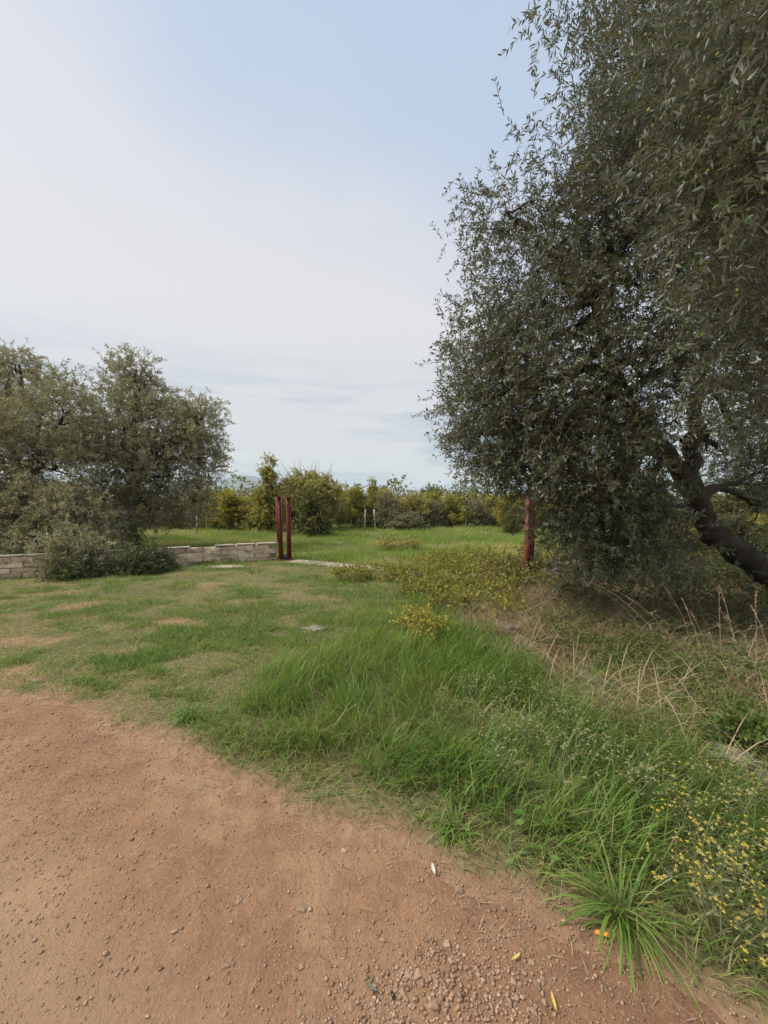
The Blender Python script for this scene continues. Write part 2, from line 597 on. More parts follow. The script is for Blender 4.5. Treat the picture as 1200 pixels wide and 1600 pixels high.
def dirt_mat():
    m, t = new_mat('red_dirt')
    out = t.n('ShaderNodeOutputMaterial')
    p = t.n('ShaderNodeBsdfPrincipled')
    geo = t.n('ShaderNodeNewGeometry')
    pos = geo.outputs['Position']
    n1 = t.noise(pos, 1.3, 6, 0.6, 0.4)
    n2 = t.noise(pos, 9, 6, 0.65)
    n3 = t.noise(pos, 70, 5, 0.7)
    c = t.ramp(n1, [(0.34, (0.245, 0.128, 0.069)), (0.5, (0.340, 0.190, 0.104)), (0.66, (0.410, 0.258, 0.145))])
    c = t.mix(t.math('MULTIPLY', t.ramp(n2, [(0.42, 0.0), (0.64, 1.0)]), 0.55), c, (0.215, 0.118, 0.066))
    c = t.mix(t.math('MULTIPLY', t.ramp(n3, [(0.50, 0.0), (0.72, 1.0)]), 0.5), c, (0.50, 0.34, 0.23))
    wb = t.n('ShaderNodeAttribute', attribute_name='rnd')
    c = t.mix(t.math('MULTIPLY', wb.outputs['Fac'], 0.55, clamp=True), c, (0.43, 0.285, 0.168))
    # fine grit
    vo = t.n('ShaderNodeTexVoronoi', feature='F1')
    vo.inputs['Scale'].default_value = 95.0
    t.l(pos, vo.inputs['Vector'])
    c = t.mix(t.math('MULTIPLY', t.ramp(vo.outputs['Distance'], [(0.0, 1.0), (0.30, 0.0)]), 0.45), c, (0.46, 0.315, 0.205))
    t.l(c, p.inputs['Base Color'])
    p.inputs['Roughness'].default_value = 0.95
    p.inputs['Specular IOR Level'].default_value = 0.1
    hh = t.math('ADD', t.math('MULTIPLY', t.noise(pos, 45, 8, 0.72), 0.7), t.math('MULTIPLY', t.ramp(vo.outputs['Distance'], [(0.0, 1.0), (0.4, 0.0)]), 0.2))
    b = t.n('ShaderNodeBump')
    b.inputs['Strength'].default_value = 0.9
    b.inputs['Distance'].default_value = 0.018
    t.l(hh, b.inputs['Height'])
    t.l(b.outputs[0], p.inputs['Normal'])
    t.l(p.outputs[0], out.inputs[0])
    return m


def soil_mat():
    m, t = new_mat('soil_and_thatch')
    out = t.n('ShaderNodeOutputMaterial')
    p = t.n('ShaderNodeBsdfPrincipled')
    geo = t.n('ShaderNodeNewGeometry')
    pos = geo.outputs['Position']
    n1 = t.noise(pos, 0.9, 6, 0.62)
    n2 = t.noise(pos, 14, 6, 0.7)
    at_ = t.n('ShaderNodeAttribute', attribute_name='rnd')   # 1 = bare red earth, 0 = under grass
    grass = t.ramp(n2, [(0.3, (0.085, 0.085, 0.035)), (0.5, (0.14, 0.135, 0.055)), (0.7, (0.25, 0.20, 0.115))])
    grass = t.mix(t.math('MULTIPLY', t.ramp(n1, [(0.42, 0.0), (0.62, 1.0)]), 0.5), grass, (0.25, 0.21, 0.11))
    bare = t.ramp(n2, [(0.3, (0.30, 0.17, 0.10)), (0.55, (0.38, 0.225, 0.135)), (0.75, (0.44, 0.29, 0.185))])
    f = t.math('ADD', at_.outputs['Fac'], t.math('MULTIPLY', t.math('SUBTRACT', n2, 0.5), 0.6), clamp=True)
    t.l(t.mix(f, grass, bare), p.inputs['Base Color'])
    p.inputs['Roughness'].default_value = 0.95
    p.inputs['Specular IOR Level'].default_value = 0.1
    b = t.n('ShaderNodeBump')
    b.inputs['Strength'].default_value = 0.8
    b.inputs['Distance'].default_value = 0.03
    t.l(t.noise(pos, 30, 8, 0.7), b.inputs['Height'])
    t.l(b.outputs[0], p.inputs['Normal'])
    t.l(p.outputs[0], out.inputs[0])
    return m


M['dirt'] = dirt_mat()
M['soil'] = soil_mat()
M['hill'] = rock_mat('wooded_hill', [(0.06, 0.075, 0.04), (0.10, 0.11, 0.06), (0.16, 0.14, 0.09)], 0.01, 0.2, 0.05, perobj=False)

# ------------------------------------------------------------------ ground
EDGE_PX = [(0, 1085), (100, 1110), (200, 1142), (262, 1172), (330, 1210), (405, 1240), (470, 1290), (560, 1308), (640, 1322),
           (700, 1372), (760, 1402), (850, 1448), (960, 1490), (1040, 1520), (1130, 1598)]
EP = np.array([gp(*p) for p in EDGE_PX])
EX = np.concatenate([[-40, -9, -5.0], EP[:, 0], [1.7, 3.0, 8, 40]])
EY = np.concatenate([[13.0, 4.9, 3.75], EP[:, 1], [0.45, -0.5, -3.0, -17.0]])


def edge_d(x, y):
    """signed distance to the road edge, positive on the grass side"""
    e = y - np.interp(x, EX, EY)
    return e * 0.86 + 0.16 * (fbm(x * 1.7, y * 1.7, 4) - 0.5) + 0.10 * (fbm(x * 7, y * 7, 9) - 0.5)


def gh(x, y):
    """height of the ground"""
    x = np.asarray(x, float)
    y = np.asarray(y, float)
    far = smooth(30, 300, np.hypot(x, y))
    h = 0.05 * (fbm(x * 0.5, y * 0.5, 1, 3) - 0.5) * smooth(1.5, 4, y) + 0.02 * (fbm(x * 2.2, y * 2.2, 2, 3) - 0.5)
    return h * (1 - far) - 0.5 * far


BARE = [(130, 946, .42, .30), (262, 970, .24, .16), (55, 1000, .35, .2), (190, 1020, .18, .10), (265, 1078, 0.12, 0.07), (20, 1055, 0.3, 0.2),
        (640, 1312, 0.13, 0.09), (95, 1082, 0.25, 0.1), (330, 915, .45, .3)]
BG = [(*gp(a, b), c, d) for a, b, c, d in BARE]


def bare(x, y):
    f = np.zeros_like(np.asarray(x, float))
    for bx, by, rx, ry in BG:
        q = np.hypot((x - bx) / rx, (y - by) / ry) + 1.8 * (fbm(x * 4, y * 5, 21) - 0.5)
        f = np.maximum(f, 1 - smooth(0.5, 1.15, q))
    return f


def axis_pts(lo, hi, fine, far, g=1.22):
    p = list(np.arange(lo, hi + 1e-6, fine))
    s, q = fine, hi
    while q < far:
        s *= g
        q += s
        p.append(q)
    s, q = fine, lo
    while q > -far:
        s *= g
        q -= s
        p.insert(0, q)
    return np.array(p)


def grid_sheet(xs, ys, zf, rf, name, mat, keep=None):
    X, Y = np.meshgrid(xs, ys)
    Z = zf(X, Y)
    nx, ny = len(xs), len(ys)
    i = np.arange(ny - 1)[:, None] * nx + np.arange(nx - 1)[None, :]
    F4 = np.stack([i, i + 1, i + 1 + nx, i + nx], -1).reshape(-1, 4)
    if keep is not None:
        K = keep(X, Y).ravel()
        F4 = F4[K[F4].any(1)]
    V = np.stack([X, Y, Z], -1).reshape(-1, 3)
    used = np.unique(F4)
    re = np.full(len(V), -1)
    re[used] = np.arange(len(used))
    mb = MB()
    mb.add(V[used], None, re[F4], rf(X, Y).ravel()[used])
    return mb.build(name, mat, None, True)


FARG = 3000.0
xs = axis_pts(-9, 9, 0.09, FARG)
ys = axis_pts(-1, 13, 0.09, FARG)


def soil_z(X, Y):
    d = edge_d(X, Y)
    return gh(X, Y) - 0.05 * (1 - smooth(-0.25, -0.02, d))


def soil_r(X, Y):
    d = edge_d(X, Y)
    r = np.maximum(1 - smooth(0.0, 0.22, d), 0.72 * bare(X, Y))
    r = np.maximum(r, 0.35 * smooth(0.5, 0.62, fbm(X * 2.1, Y * 2.6, 33)) * (Y < 9) * (X < 0.5))
    return r


ground = grid_sheet(xs, ys, soil_z, soil_r, 'ground', M['soil'])
tag(ground, 'grassy soil of the meadow and lawn', kind='structure')


def wheel(d):
    return np.exp(-((d + 0.85) / 0.22) ** 2) + np.exp(-((d + 2.15) / 0.26) ** 2)


def road_z(X, Y):
    d = edge_d(X, Y)
    rut = -0.025 * np.exp(-((d + 0.95) / 0.32) ** 2)
    z = gh(X, Y) + np.clip(-d * 0.12 - 0.008, -0.03, 0.012) + rut
    z += 0.018 * (fbm(X * 5, Y * 5, 14, 4) - 0.5) + 0.007 * (fbm(X * 20, Y * 20, 15, 3) - 0.5)
    return z


road = grid_sheet(axis_pts(-3.6, 2.2, 0.022, 38, 1.15), axis_pts(0.55, 3.8, 0.022, 24, 1.15), road_z, lambda X, Y: wheel(edge_d(X, Y)) * (0.4 + 1.0 * fbm(X * 1.5, Y * 3, 77)), 'dirt_road', M['dirt'],
                  keep=lambda X, Y: edge_d(X, Y) < 0.06)
tag(road, 'red dirt road strewn with gravel', kind='structure')

# concrete threshold across the gate opening, set in the ground
GATE_L = np.array(gp(447, 876))
GATE_R = np.array((2.55, 6.95))


def slab_from_poly(name, pts, top, thick, mat, jit=0.0, parent=None):
    import bmesh
    bm = bmesh.new()
    vs = [bm.verts.new((p[0], p[1], top)) for p in pts]
    f = bm.faces.new(vs)
    r = bmesh.ops.extrude_face_region(bm, geom=[f])
    for v in [g for g in r['geom'] if isinstance(g, bmesh.types.BMVert)]:
        v.co.z -= thick
    bmesh.ops.recalc_face_normals(bm, faces=bm.faces)
    bmesh.ops.bevel(bm, geom=[e for e in bm.edges if e.verts[0].co.z > top - 1e-4 and e.verts[1].co.z > top - 1e-4], offset=0.012, segments=2, affect='EDGES')
    me = bpy.data.meshes.new(name)
    bm.to_mesh(me)
    bm.free()
    me.materials.append(mat)
    return link(name, me, parent)


gd = (GATE_R - GATE_L) / np.linalg.norm(GATE_R - GATE_L)
gn = np.array((gd[1], -gd[0]))
if gn[1] > 0:
    gn = -gn

sill = empty('gate_threshold', (0, 0, 0), 'pale concrete strip crossing the gate opening flush with the grass', 'threshold')
s0 = 0.25
k = 0
while s0 < 4.6:
    ln = 0.75 + 0.35 * rng.random()
    a, b = s0, s0 + ln - 0.015
    w0, w1 = 0.16 + 0.06 * rng.random(), 0.18 + 0.10 * rng.random()
    pl = []
    for q in np.linspace(a, b, 4):
        pl.append(GATE_L + gd * q - gn * (w0 + 0.02 * rng.random()))
    for q in np.linspace(b, a, 4):
        pl.append(GATE_L + gd * q + gn * (w1 + 0.03 * rng.random()))
    slab_from_poly('slab', pl, 0.022 + 0.014 * rng.random(), 0.25, M['concrete'], parent=sill)
    s0 += ln

# ------------------------------------------------------------------ tuff wall on the left and its right-hand twin
def block_mesh(seed, sx, sy, sz, mat, rough=0.008):
    import bmesh
    r = random.Random(seed)
    bm = bmesh.new()
    bmesh.ops.create_cube(bm, size=1.0)
    for v in bm.verts:
        v.co.x *= sx
        v.co.y *= sy
        v.co.z *= sz
        v.co += Vector((r.uniform(-1, 1), r.uniform(-1, 1), r.uniform(-1, 1))) * rough
    bmesh.ops.bevel(bm, geom=list(bm.edges), offset=min(sx, sy, sz) * 0.11, segments=1, affect='EDGES')
    for v in bm.verts:
        v.co += Vector((r.uniform(-1, 1), r.uniform(-1, 1), r.uniform(-1, 1))) * rough * 0.5
    me = bpy.data.meshes.new('block')
    bm.to_mesh(me)
    bm.free()
    me.materials.append(mat)
    return me


BLKD = [block_mesh(20 + i, 0.360, 0.20, 0.102, M['tuff_shade_tone'], 0.016) for i in range(4)]
COPD = [block_mesh(70 + i, 0.46, 0.215, 0.030, M['tuff_shade_tone'], 0.006) for i in range(3)]
BLK = [block_mesh(i, 0.360, 0.20, 0.102, M['tuff'], 0.020) for i in range(7)]
COP = [block_mesh(50 + i, 0.46, 0.215, 0.030, M['coping'], 0.006) for i in range(5)]


def path_eval(P, s):
    P = np.asarray(P, float)
    seg = np.linalg.norm(np.diff(P, axis=0), axis=1)
    cs = np.concatenate([[0], np.cumsum(seg)])
    x = np.interp(s, cs, P[:, 0])
    y = np.interp(s, cs, P[:, 1])
    e = 0.05
    dx = np.interp(s + e, cs, P[:, 0]) - np.interp(s - e, cs, P[:, 0])
    dy = np.interp(s + e, cs, P[:, 1]) - np.interp(s - e, cs, P[:, 1])
    return x, y, math.atan2(dy, dx), cs[-1]


def block_wall(root, path, courses, seed, gap_chance=0.0, zbase=-0.03, blk=None, cop=None, core='mortar'):
    blk, cop = blk or BLK, cop or COP
    r = random.Random(seed)
    total = path_eval(path, 0)[3]
    pitch, ch = 0.37, 0.106
    for c in range(courses):
        s = -(0.19 if c % 2 else 0.0) + 0.185
        while s < total - 0.1:
            if s > 0.14 and r.random() > gap_chance:
                x, y, a, _ = path_eval(path, s)
                o = link('block', r.choice(blk), root, (x + r.uniform(-.008, .008), y + r.uniform(-.012, .012), zbase + ch * (c + 0.5) + r.uniform(-.003, .003)),
                         (r.uniform(-.02, .02), r.uniform(-.012, .012), a + (math.pi if r.random() < .5 else 0) + r.uniform(-.02, .02)), (r.uniform(.94, 1.01), 1, r.uniform(.93, 1.0)))
            s += pitch
    s = 0.24
    while s < total - 0.15:
        x, y, a, _ = path_eval(path, s)
        if r.random() > 0.03:
            link('coping_slab', r.choice(cop), root, (x, y, zbase + ch * courses + 0.018 + r.uniform(0, .006)), (r.uniform(-.02, .02), r.uniform(-.015, .015), a + r.uniform(-.02, .02)), (r.uniform(.93, 1.0), 1, 1))
        s += 0.48
    # mortar core, set back from the block faces
    mb = MB()
    n = 40
    ss = np.linspace(0.03, total - 0.03, n)
    V = []
    for s in ss:
        x, y, a, _ = path_eval(path, s)
        nx, ny = -math.sin(a), math.cos(a)
        for w in (-0.078, 0.078):
            for z in (-0.15, zbase + ch * (courses - 0.75)):
                V.append((x + nx * w, y + ny * w, z))
    Fq = []
    for i in range(n - 1):
        b = i * 4
        for p, q in ((0, 1), (1, 3), (3, 2)):
            Fq.append((b + p, b + q, b + 4 + q, b + 4 + p))
    e = (n - 1) * 4
    Fq += [(0, 2, 3, 1), (e, e + 1, e + 3, e + 2)]
    mb.add(V, None, Fq)
    mb.build('mortar', M[core], root)


WL = [gp(432, 874), gp(340, 880), gp(250, 887), gp(120, 896), gp(0, 903), (-9.2, 6.9), (-11.5, 6.1)]
wall_l = empty('low_wall', (0, 0, 0), 'low wall of pale tuff blocks curving left from the twin red posts', 'wall')
block_wall(wall_l, WL, 4, 3, 0.0)
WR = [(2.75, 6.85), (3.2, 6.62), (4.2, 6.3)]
wall_r = empty('low_wall', (0, 0, 0), 'low block wall coloured dark for shade under the big olive, half hidden by brambles', 'wall')
block_wall(wall_r, WR, 4, 8, 0.0, blk=BLKD, cop=COPD, core='tuff_shade_tone')

pad_c = gp(352, 887)
pts = []
for i in range(14):
    a = i / 14 * 2 * math.pi
    rr = 1 + 0.18 * rng.normal()
    pts.append((pad_c[0] + math.cos(a) * 0.42 * rr, pad_c[1] + math.sin(a) * 0.20 * rr))
pad = slab_from_poly('concrete_patch', pts, 0.03, 0.2, M['concrete'])
tag(pad, 'flat pale concrete patch at the foot of the tuff wall', 'concrete patch')
pc = gp(490, 985)
pts = [(pc[0] + math.cos(i / 9 * 6.283) * 0.14 * (1 + .25 * rng.normal()), pc[1] + math.sin(i / 9 * 6.283) * 0.10 * (1 + .2 * rng.normal())) for i in range(9)]
fs = slab_from_poly('flat_stone', pts, gh(*pc) + 0.03, 0.1, M['kerbstone'])
tag(fs, 'flat grey stone slab showing through the lawn', 'stone')


# ------------------------------------------------------------------ red steel posts (I-section)
def i_beam(mb, w, d, tf, tw, z0, z1, ox=0.0, oy=0.0):
    def box(x0, x1, y0, y1):
        V = [(x, y, z) for x in (x0, x1) for y in (y0, y1) for z in (z0, z1)]
        Fq = [(0, 1, 3, 2), (4, 6, 7, 5), (0, 4, 5, 1), (2, 3, 7, 6), (0, 2, 6, 4), (1, 5, 7, 3)]
        mb.add(np.array(V) + np.array((ox, oy, 0)), None, Fq)
    box(-w / 2, -w / 2 + tf, -d / 2, d / 2)
    box(w / 2 - tf, w / 2, -d / 2, d / 2)
    box(-w / 2 + tf, w / 2 - tf, -tw / 2, tw / 2)


def small_box(mb, x0, x1, y0, y1, z0, z1):
    V = [(x, y, z) for x in (x0, x1) for y in (y0, y1) for z in (z0, z1)]
    mb.add(V, None, [(0, 1, 3, 2), (4, 6, 7, 5), (0, 4, 5, 1), (2, 3, 7, 6), (0, 2, 6, 4), (1, 5, 7, 3)])


def red_post(loc, h, rz, label, step=False, joint=None, tilt=0.0, w=0.098, d=0.085):
    root = empty('steel_post', (loc[0], loc[1], gh(*loc)), label, 'post', 'rust red steel gate posts', rz)
    root.rotation_euler = (0, tilt, rz)
    mb = MB()
    i_beam(mb, w, d, 0.010, 0.008, -0.2, h)
    mb.build('beam', M['red'], root)
    cp = MB()
    small_box(cp, -w / 2 - 0.006, w / 2 + 0.006, -d / 2 - 0.006, d / 2 + 0.006, h, h + 0.012)
    cp.build('cap_plate', M['red'], root)
    bp = MB()
    small_box(bp, -w / 2 - 0.03, w / 2 + 0.03, -d / 2 - 0.03, d / 2 + 0.03, 0.012, 0.026)
    bp.build('base_plate', M['red'], root)
    if step:
        sp = MB()
        small_box(sp, -w / 2 - 0.028, -w / 2, -d / 2, d / 2, 0.46, h - 0.01)
        sp.build('stiffener', M['red'], root)
    if joint:
        jp = MB()
        for sgn in (-1, 1):
            small_box(jp, -w / 2 - 0.007, w / 2 + 0.007, sgn * d / 2 - 0.004, sgn * d / 2 + 0.004, joint - 0.012, joint + 0.012)
        jp.build('weld_strip', M['red'], root)
    return root


pl1 = np.array(gp(439.5, 876))
pl2 = np.array(gp(452, 875))
red_post(pl1, 1.555, 0.42, 'rust red steel post with a step, touching the tuff wall end', step=True, tilt=-0.03)
red_post(pl2, 1.535, 0.42, 'rust red steel post just right of its stepped twin by the wall end', joint=0.70, tilt=-0.012)
pr1 = (2.54, 6.98)
pr2 = (2.65, 7.12)
red_post(pr1, 1.56, 0.95, 'rust red steel post under the olive, rising from the brambles', joint=0.6)
red_post(pr2, 1.56, 0.95, 'rust red steel post close behind another under the big olive')
# dark sill box between the left pair
mb = MB()
small_box(mb, -0.045, 0.045, -0.05, 0.05, 0.0, 0.13)
o = mb.build('hinge_block', flat_mat('dark_iron', (0.06, 0.05, 0.055)))
o.location = (*((pl1 + pl2) / 2), gh(*pl1) + 0.01)
o.rotation_euler = (0, 0, 0.42)
tag(o, 'dark iron block on the ground between the twin red posts', 'iron block')

# ------------------------------------------------------------------ stone kerb on the right, half buried
kerb = empty('stone_kerb', (0, 0, 0), 'half buried kerb of rough stones running through the dry grass', 'kerb')
KP = [gp(786, 985), gp(850, 1028), gp(960, 1090), gp(1100, 1172), gp(1200, 1225), gp(1300, 1290)]
KB = [block_mesh(90 + i, 0.22, 0.15, 0.15, M['kerbstone'], 0.036) for i in range(6)]
tot = path_eval(KP, 0)[3]
s = 0.15
while s < tot:
    x, y, a, _ = path_eval(KP, s)
    ln = random.uniform(0.7, 1.25)
    link('stone', random.choice(KB), kerb, (x + random.uniform(-.02, .02), y, gh(x, y) + (random.uniform(0.02, 0.06) if (s < 0.45 or s > 2.2) else random.uniform(-0.08, -0.03))), (random.uniform(-.1, .1), random.uniform(-.08, .08), a + random.uniform(-.12, .12)), (ln, random.uniform(.8, 1.05), 1))
    s += 0.26 * ln + 0.05

# ------------------------------------------------------------------ trees
def leafy_twigs(clumps, n_twigs, n_sub, per, tl, ll, lw, droop, mb_leaf, mb_twig, twig_r=0.0022, spread=0.22, shell=0.45, long_=False, rbias=0.0, out=0.6, dirbias=None):
    clumps = np.array(clumps, float)
    wt = clumps[:, 6]
    ci = rng.choice(len(clumps), n_sub, p=wt / wt.sum())
    dv = rand_dirs(n_sub)
    rr = shell + (1 - shell) * rng.random(n_sub) ** 0.6
    C = clumps[ci, 0:3]
    S = C + dv * rr[:, None] * clumps[ci, 3:6]
    vis = rng.random(n_sub)
    ti = rng.integers(0, n_sub, n_twigs)
    st = S[ti] + np.clip(rng.normal(0, 1, (n_twigs, 3)), -1.5, 1.5) * spread
    st[:, 2] = np.maximum(st[:, 2], 0.12)
    outd = unit((st - C[ti]) / clumps[ci[ti], 3:6])
    d = unit(outd * out + rand_dirs(n_twigs) * 0.75 + np.array((0, 0, -0.12)))
    if dirbias is not None:
        d = unit(d + np.array(dirbias))
    TL = tl * (0.6 + 0.8 * rng.random(n_twigs))
    DR = droop * (0.5 + rng.random(n_twigs))
    if mb_twig is not None:
        a = unit(np.cross(d, np.array((0.3, 0.2, 0.9))))
        b = np.cross(d, a)
        lv = []
        for s_ in (0.0, 1.0):
            c0 = st + d * (TL * s_)[:, None]
            c0[:, 2] -= DR * TL * s_ ** 2
            rad = twig_r * (1.25 - s_)
            for q in range(3):
                an = q * 2.0944
                lv.append(c0 + (a * math.cos(an) + b * math.sin(an)) * rad)
        V = np.stack(lv, 1).reshape(-1, 3)
        bb = np.arange(n_twigs)[:, None] * 6
        Fq = np.concatenate([bb + np.array([[i, (i + 1) % 3, (i + 1) % 3 + 3, i + 3]]) for i in range(3)])
        mb_twig.add(V, None, Fq, np.repeat(rng.random(n_twigs), 6))
    n = n_twigs * per
    li = np.repeat(np.arange(n_twigs), per)
    s_ = np.tile((np.arange(per) + 0.5) / per, n_twigs) * 0.95 + 0.05 + rng.normal(0, 0.03, n)
    p = st[li] + d[li] * (TL[li] * s_)[:, None]
    p[:, 2] -= DR[li] * TL[li] * s_ ** 2
    tang = d[li].copy()
    tang[:, 2] -= 2 * DR[li] * s_
    tang = unit(tang)
    side = unit(np.cross(tang, rand_dirs(n)))
    ld = unit(tang * 0.6 + side * 0.85)
    nr = unit(rand_dirs(n) + np.array((0, 0, 0.9)))
    L = ll * (0.65 + 0.6 * rng.random(n))
    rn = np.clip(0.55 * vis[ti[li]] + 0.45 * rng.random(n) + rbias, 0, 1)
    leaf_quads(mb_leaf, p, ld, nr, L, lw * (0.75 + 0.5 * rng.random(n)), rn, long_=long_)
    return S


def limbs_to(mb, src, clumps, r0, seed=1, sub=5):
    r = np.random.default_rng(seed)
    ends = []
    for c in clumps:
        c = np.array(c, float)
        P0 = np.array(src[int(r.integers(len(src)))] if isinstance(src, list) else src, float)
        if isinstance(src, list):
            P0 = np.array(min(src, key=lambda q: np.linalg.norm(np.array(q) - c[:3])))
        P = wobble(P0, c[:3], 9, 0.05, 0.12, int(r.integers(1e6)))
        tube(mb, P, np.linspace(r0, r0 * 0.35, 9), 7)
        for _ in range(sub):
            dv = unit(r.normal(0, 1, 3))
            e = c[:3] + dv * c[3:6] * (0.7 + 0.3 * r.random())
            k0 = P[int(r.integers(4, 9))]
            Q = wobble(k0, e, 7, 0.04, 0.05, int(r.integers(1e6)))
            tube(mb, Q, np.linspace(r0 * 0.30, r0 * 0.05, 7), 5)
            for _ in range(3):
                k1 = Q[int(r.integers(2, 6))]
                e2 = k1 + unit(dv + r.normal(0, 0.7, 3)) * (0.35 + 0.4 * r.random()) * c[3:6].mean() * 0.6
                tube(mb, wobble(k1, e2, 5, 0.025, 0.0, int(r.integers(1e6))), np.linspace(r0 * 0.11, r0 * 0.025, 5), 4)
    return ends


def big_olive():
    base = np.array((6.3, 5.6))
    root = empty('olive_tree', (0, 0, 0), 'big dark olive tree with a leaning trunk and green fruit on the right', 'tree')
    tp = [np.array((6.1, 5.6, -0.2)), np.array((5.85, 5.5, 0.05)), at(1255, 950, 5.42), at(1215, 908, 5.4), at(1180, 880, 5.36), at(1145, 858, 5.3), at(1113, 832, 5.25), at(1094, 798, 5.2), at(1082, 765, 5.1), at(1055, 726, 5.0), at(1010, 675, 4.9),
          at(985, 640, 4.8), at(950, 560, 4.6), at(930, 470, 4.5)]
    rr = [0.42, 0.30, 0.215, 0.185, 0.165, 0.15, 0.145, 0.135, 0.13, 0.118, 0.098, 0.08, 0.06, 0.045]
    tp = np.array(tp)
    # densify with a smooth curve
    t0 = np.arange(len(tp))
    t1 = np.linspace(0, len(tp) - 1, 56)
    P = np.stack([np.interp(t1, t0, tp[:, i]) for i in range(3)], -1)
    for _ in range(2):
        P[1:-1] = 0.25 * P[:-2] + 0.5 * P[1:-1] + 0.25 * P[2:]
    R = np.interp(t1, t0, rr)
    R = R * (1 + 0.10 * np.sin(np.arange(56) * 1.3) + 0.06 * rng.normal(0, 1, 56))
    tk = MB()
    tube(tk, P, R, 14)
    V = tk.V[0]
    V += (fbm(V[:, 0] * 9 + V[:, 2] * 5, V[:, 1] * 9 - V[:, 2] * 3, 60)[:, None] - 0.5) * 0.07
    # second stem that rises from the trunk
    f1 = at(1072, 745, 5.05)
    st2 = np.array([f1, at(1068, 690, 5.1), at(1090, 600, 5.1), at(1130, 480, 4.9), at(1160, 330, 4.5)])
    tube(tk, wobble(st2[0], st2[2], 8, 0.03, 0, 3), np.linspace(0.10, 0.07, 8), 8)
    tube(tk, wobble(st2[2], st2[4], 9, 0.05, 0, 4), np.linspace(0.07, 0.03, 9), 8)
    clumps = []

    def C(px, py, y, rx, ry, rz, w):
        c = at(px, py, y)
        clumps.append((c[0], c[1], c[2], rx, ry, rz, w))
    # far-left lobe, 4.2 to 5.2 m away
    C(790, 330, 4.8, .55, .7, .55, 1.0)
    C(850, 400, 4.8, .75, .9, .7, 1.6)
    C(800, 500, 4.7, .58, .8, .6, 1.4)
    C(770, 620, 4.7, .5, .7, .55, 1.2)
    C(860, 560, 4.6, .8, .9, .75, 1.8)
    C(800, 705, 4.8, .5, .6, .42, 1.0)
    C(900, 680, 4.5, .7, .8, .6, 1.5)
    C(840, 765, 5.2, .28, .5, .40, 0.5)
    C(1205, 740, 6.6, .9, .5, .42, 1.2)
    C(1120, 700, 6.2, .5, .4, .3, .7)
    C(950, 320, 4.6, .75, .9, .65, 1.8)
    C(765, 560, 4.7, .38, .6, .5, 1.0)
    C(768, 680, 4.7, .40, .6, .45, 1.0)
    C(880, 620, 4.3, .6, .6, .5, 1.3)
    C(930, 690, 4.3, .5, .6, .4, 1.1)
    C(850, 710, 4.5, .5, .5, .33, .8)
    # middle of the crown
    C(1000, 450, 4.4, .9, 1., .8, 2.2)
    C(1010, 590, 4.1, .75, .8, .6, 1.6)
    C(1130, 545, 4.0, .8, 1., .70, 1.8)
    C(1030, 180, 4.2, .75, .9, .75, 1.9)
    C(1060, 270, 3.9, .9, 1., .8, 2.0)
    C(1035, 60, 4.0, .62, .8, .8, 1.5)
    C(1060, 90, 3.8, .9, 1., .9, 1.8)
    C(1060, -110, 4.0, .9, 1., .8, 1.6)
    C(1200, 60, 3.6, 1., 1., 1., 2.0)
    C(1250, 330, 4.2, 1., 1.2, 1., 2.0)
    C(1240, 660, 5.6, .8, .9, .6, 1.4)
    C(1330, 500, 5.0, 1.2, 1.4, 1.2, 2.0)
    # hanging skirt
    C(915, 800, 4.6, .36, .5, .44, 1.1)
    C(935, 842, 4.4, .38, .4, .32, 1.4)
    C(1000, 830, 4.4, .34, .4, .36, 1.2)
    C(968, 795, 4.5, .38, .5, .36, 1.1)
    C(1060, 850, 5.6, .5, .4, .4, 0.9)
    C(1190, 790, 6.2, .7, .5, .5, 1.0)
    C(960, 750, 4.7, .5, .6, .3, 0.8)
    C(1160, 690, 5.9, .6, .6, .35, 0.8)
    back = list(clumps)
    # crown beyond the frame and behind
    for c in ((5.6, 6.6, 5.2, 1.5, 1.4, 1.2, 2.6), (7.6, 6.0, 4.2, 1.4, 1.5, 1.4, 2.2), (7.4, 4.6, 4.6, 1.3, 1.3, 1.3, 1.8), (5.0, 5.8, 6.2, 1.3, 1.3, 1.0, 1.8), (6.0, 4.8, 6.6, 1.4, 1.4, 1.1, 2.0)):
        clumps.append(c)
    limbs_to(tk, [tuple(p) for p in P[32:]] + [tuple(q) for q in st2[1:]], clumps, 0.055, 4, 4)
    tk.build('trunk', M['bark'], root, True)
    lf, tw = MB(), MB()
    S = leafy_twigs(clumps, 17500, 1900, 14, 0.23, 0.060, 0.0165, 0.12, lf, tw, 0.0034, 0.17, 0.30)
    # near boughs, over the camera's right
    near = []

    def N(px, py, y, r, w):
        c = at(px, py, y)
        near.append((c[0], c[1], c[2], r, r, r, w))
    N(1160, 60, 2.3, .42, 1.0)
    N(1140, 190, 2.2, .34, 1.0)
    N(1190, 300, 2.1, .30, 1.0)
    N(1120, 340, 2.8, .40, 1.0)
    N(1190, 440, 2.5, .36, .9)
    N(1230, 160, 2.2, .5, 1.2)
    N(1180, 560, 2.9, .40, .9)
    N(1225, 640, 3.0, .30, .5)
    N(905, -5, 3.3, .28, .5)
    N(930, 170, 3.4, .28, .6)
    N(1060, 150, 2.9, .40, 1.0)
    S2 = leafy_twigs(near, 1900, 200, 15, 0.19, 0.056, 0.0125, 0.12, lf, tw, 0.0022, 0.13, 0.2, long_=True)
    tw.build('twigs', M['twig'], root)
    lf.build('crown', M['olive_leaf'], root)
    # hanging fruit
    fr = MB()
    src = np.concatenate([S2, S2, S[rng.integers(0, len(S), 260)]])
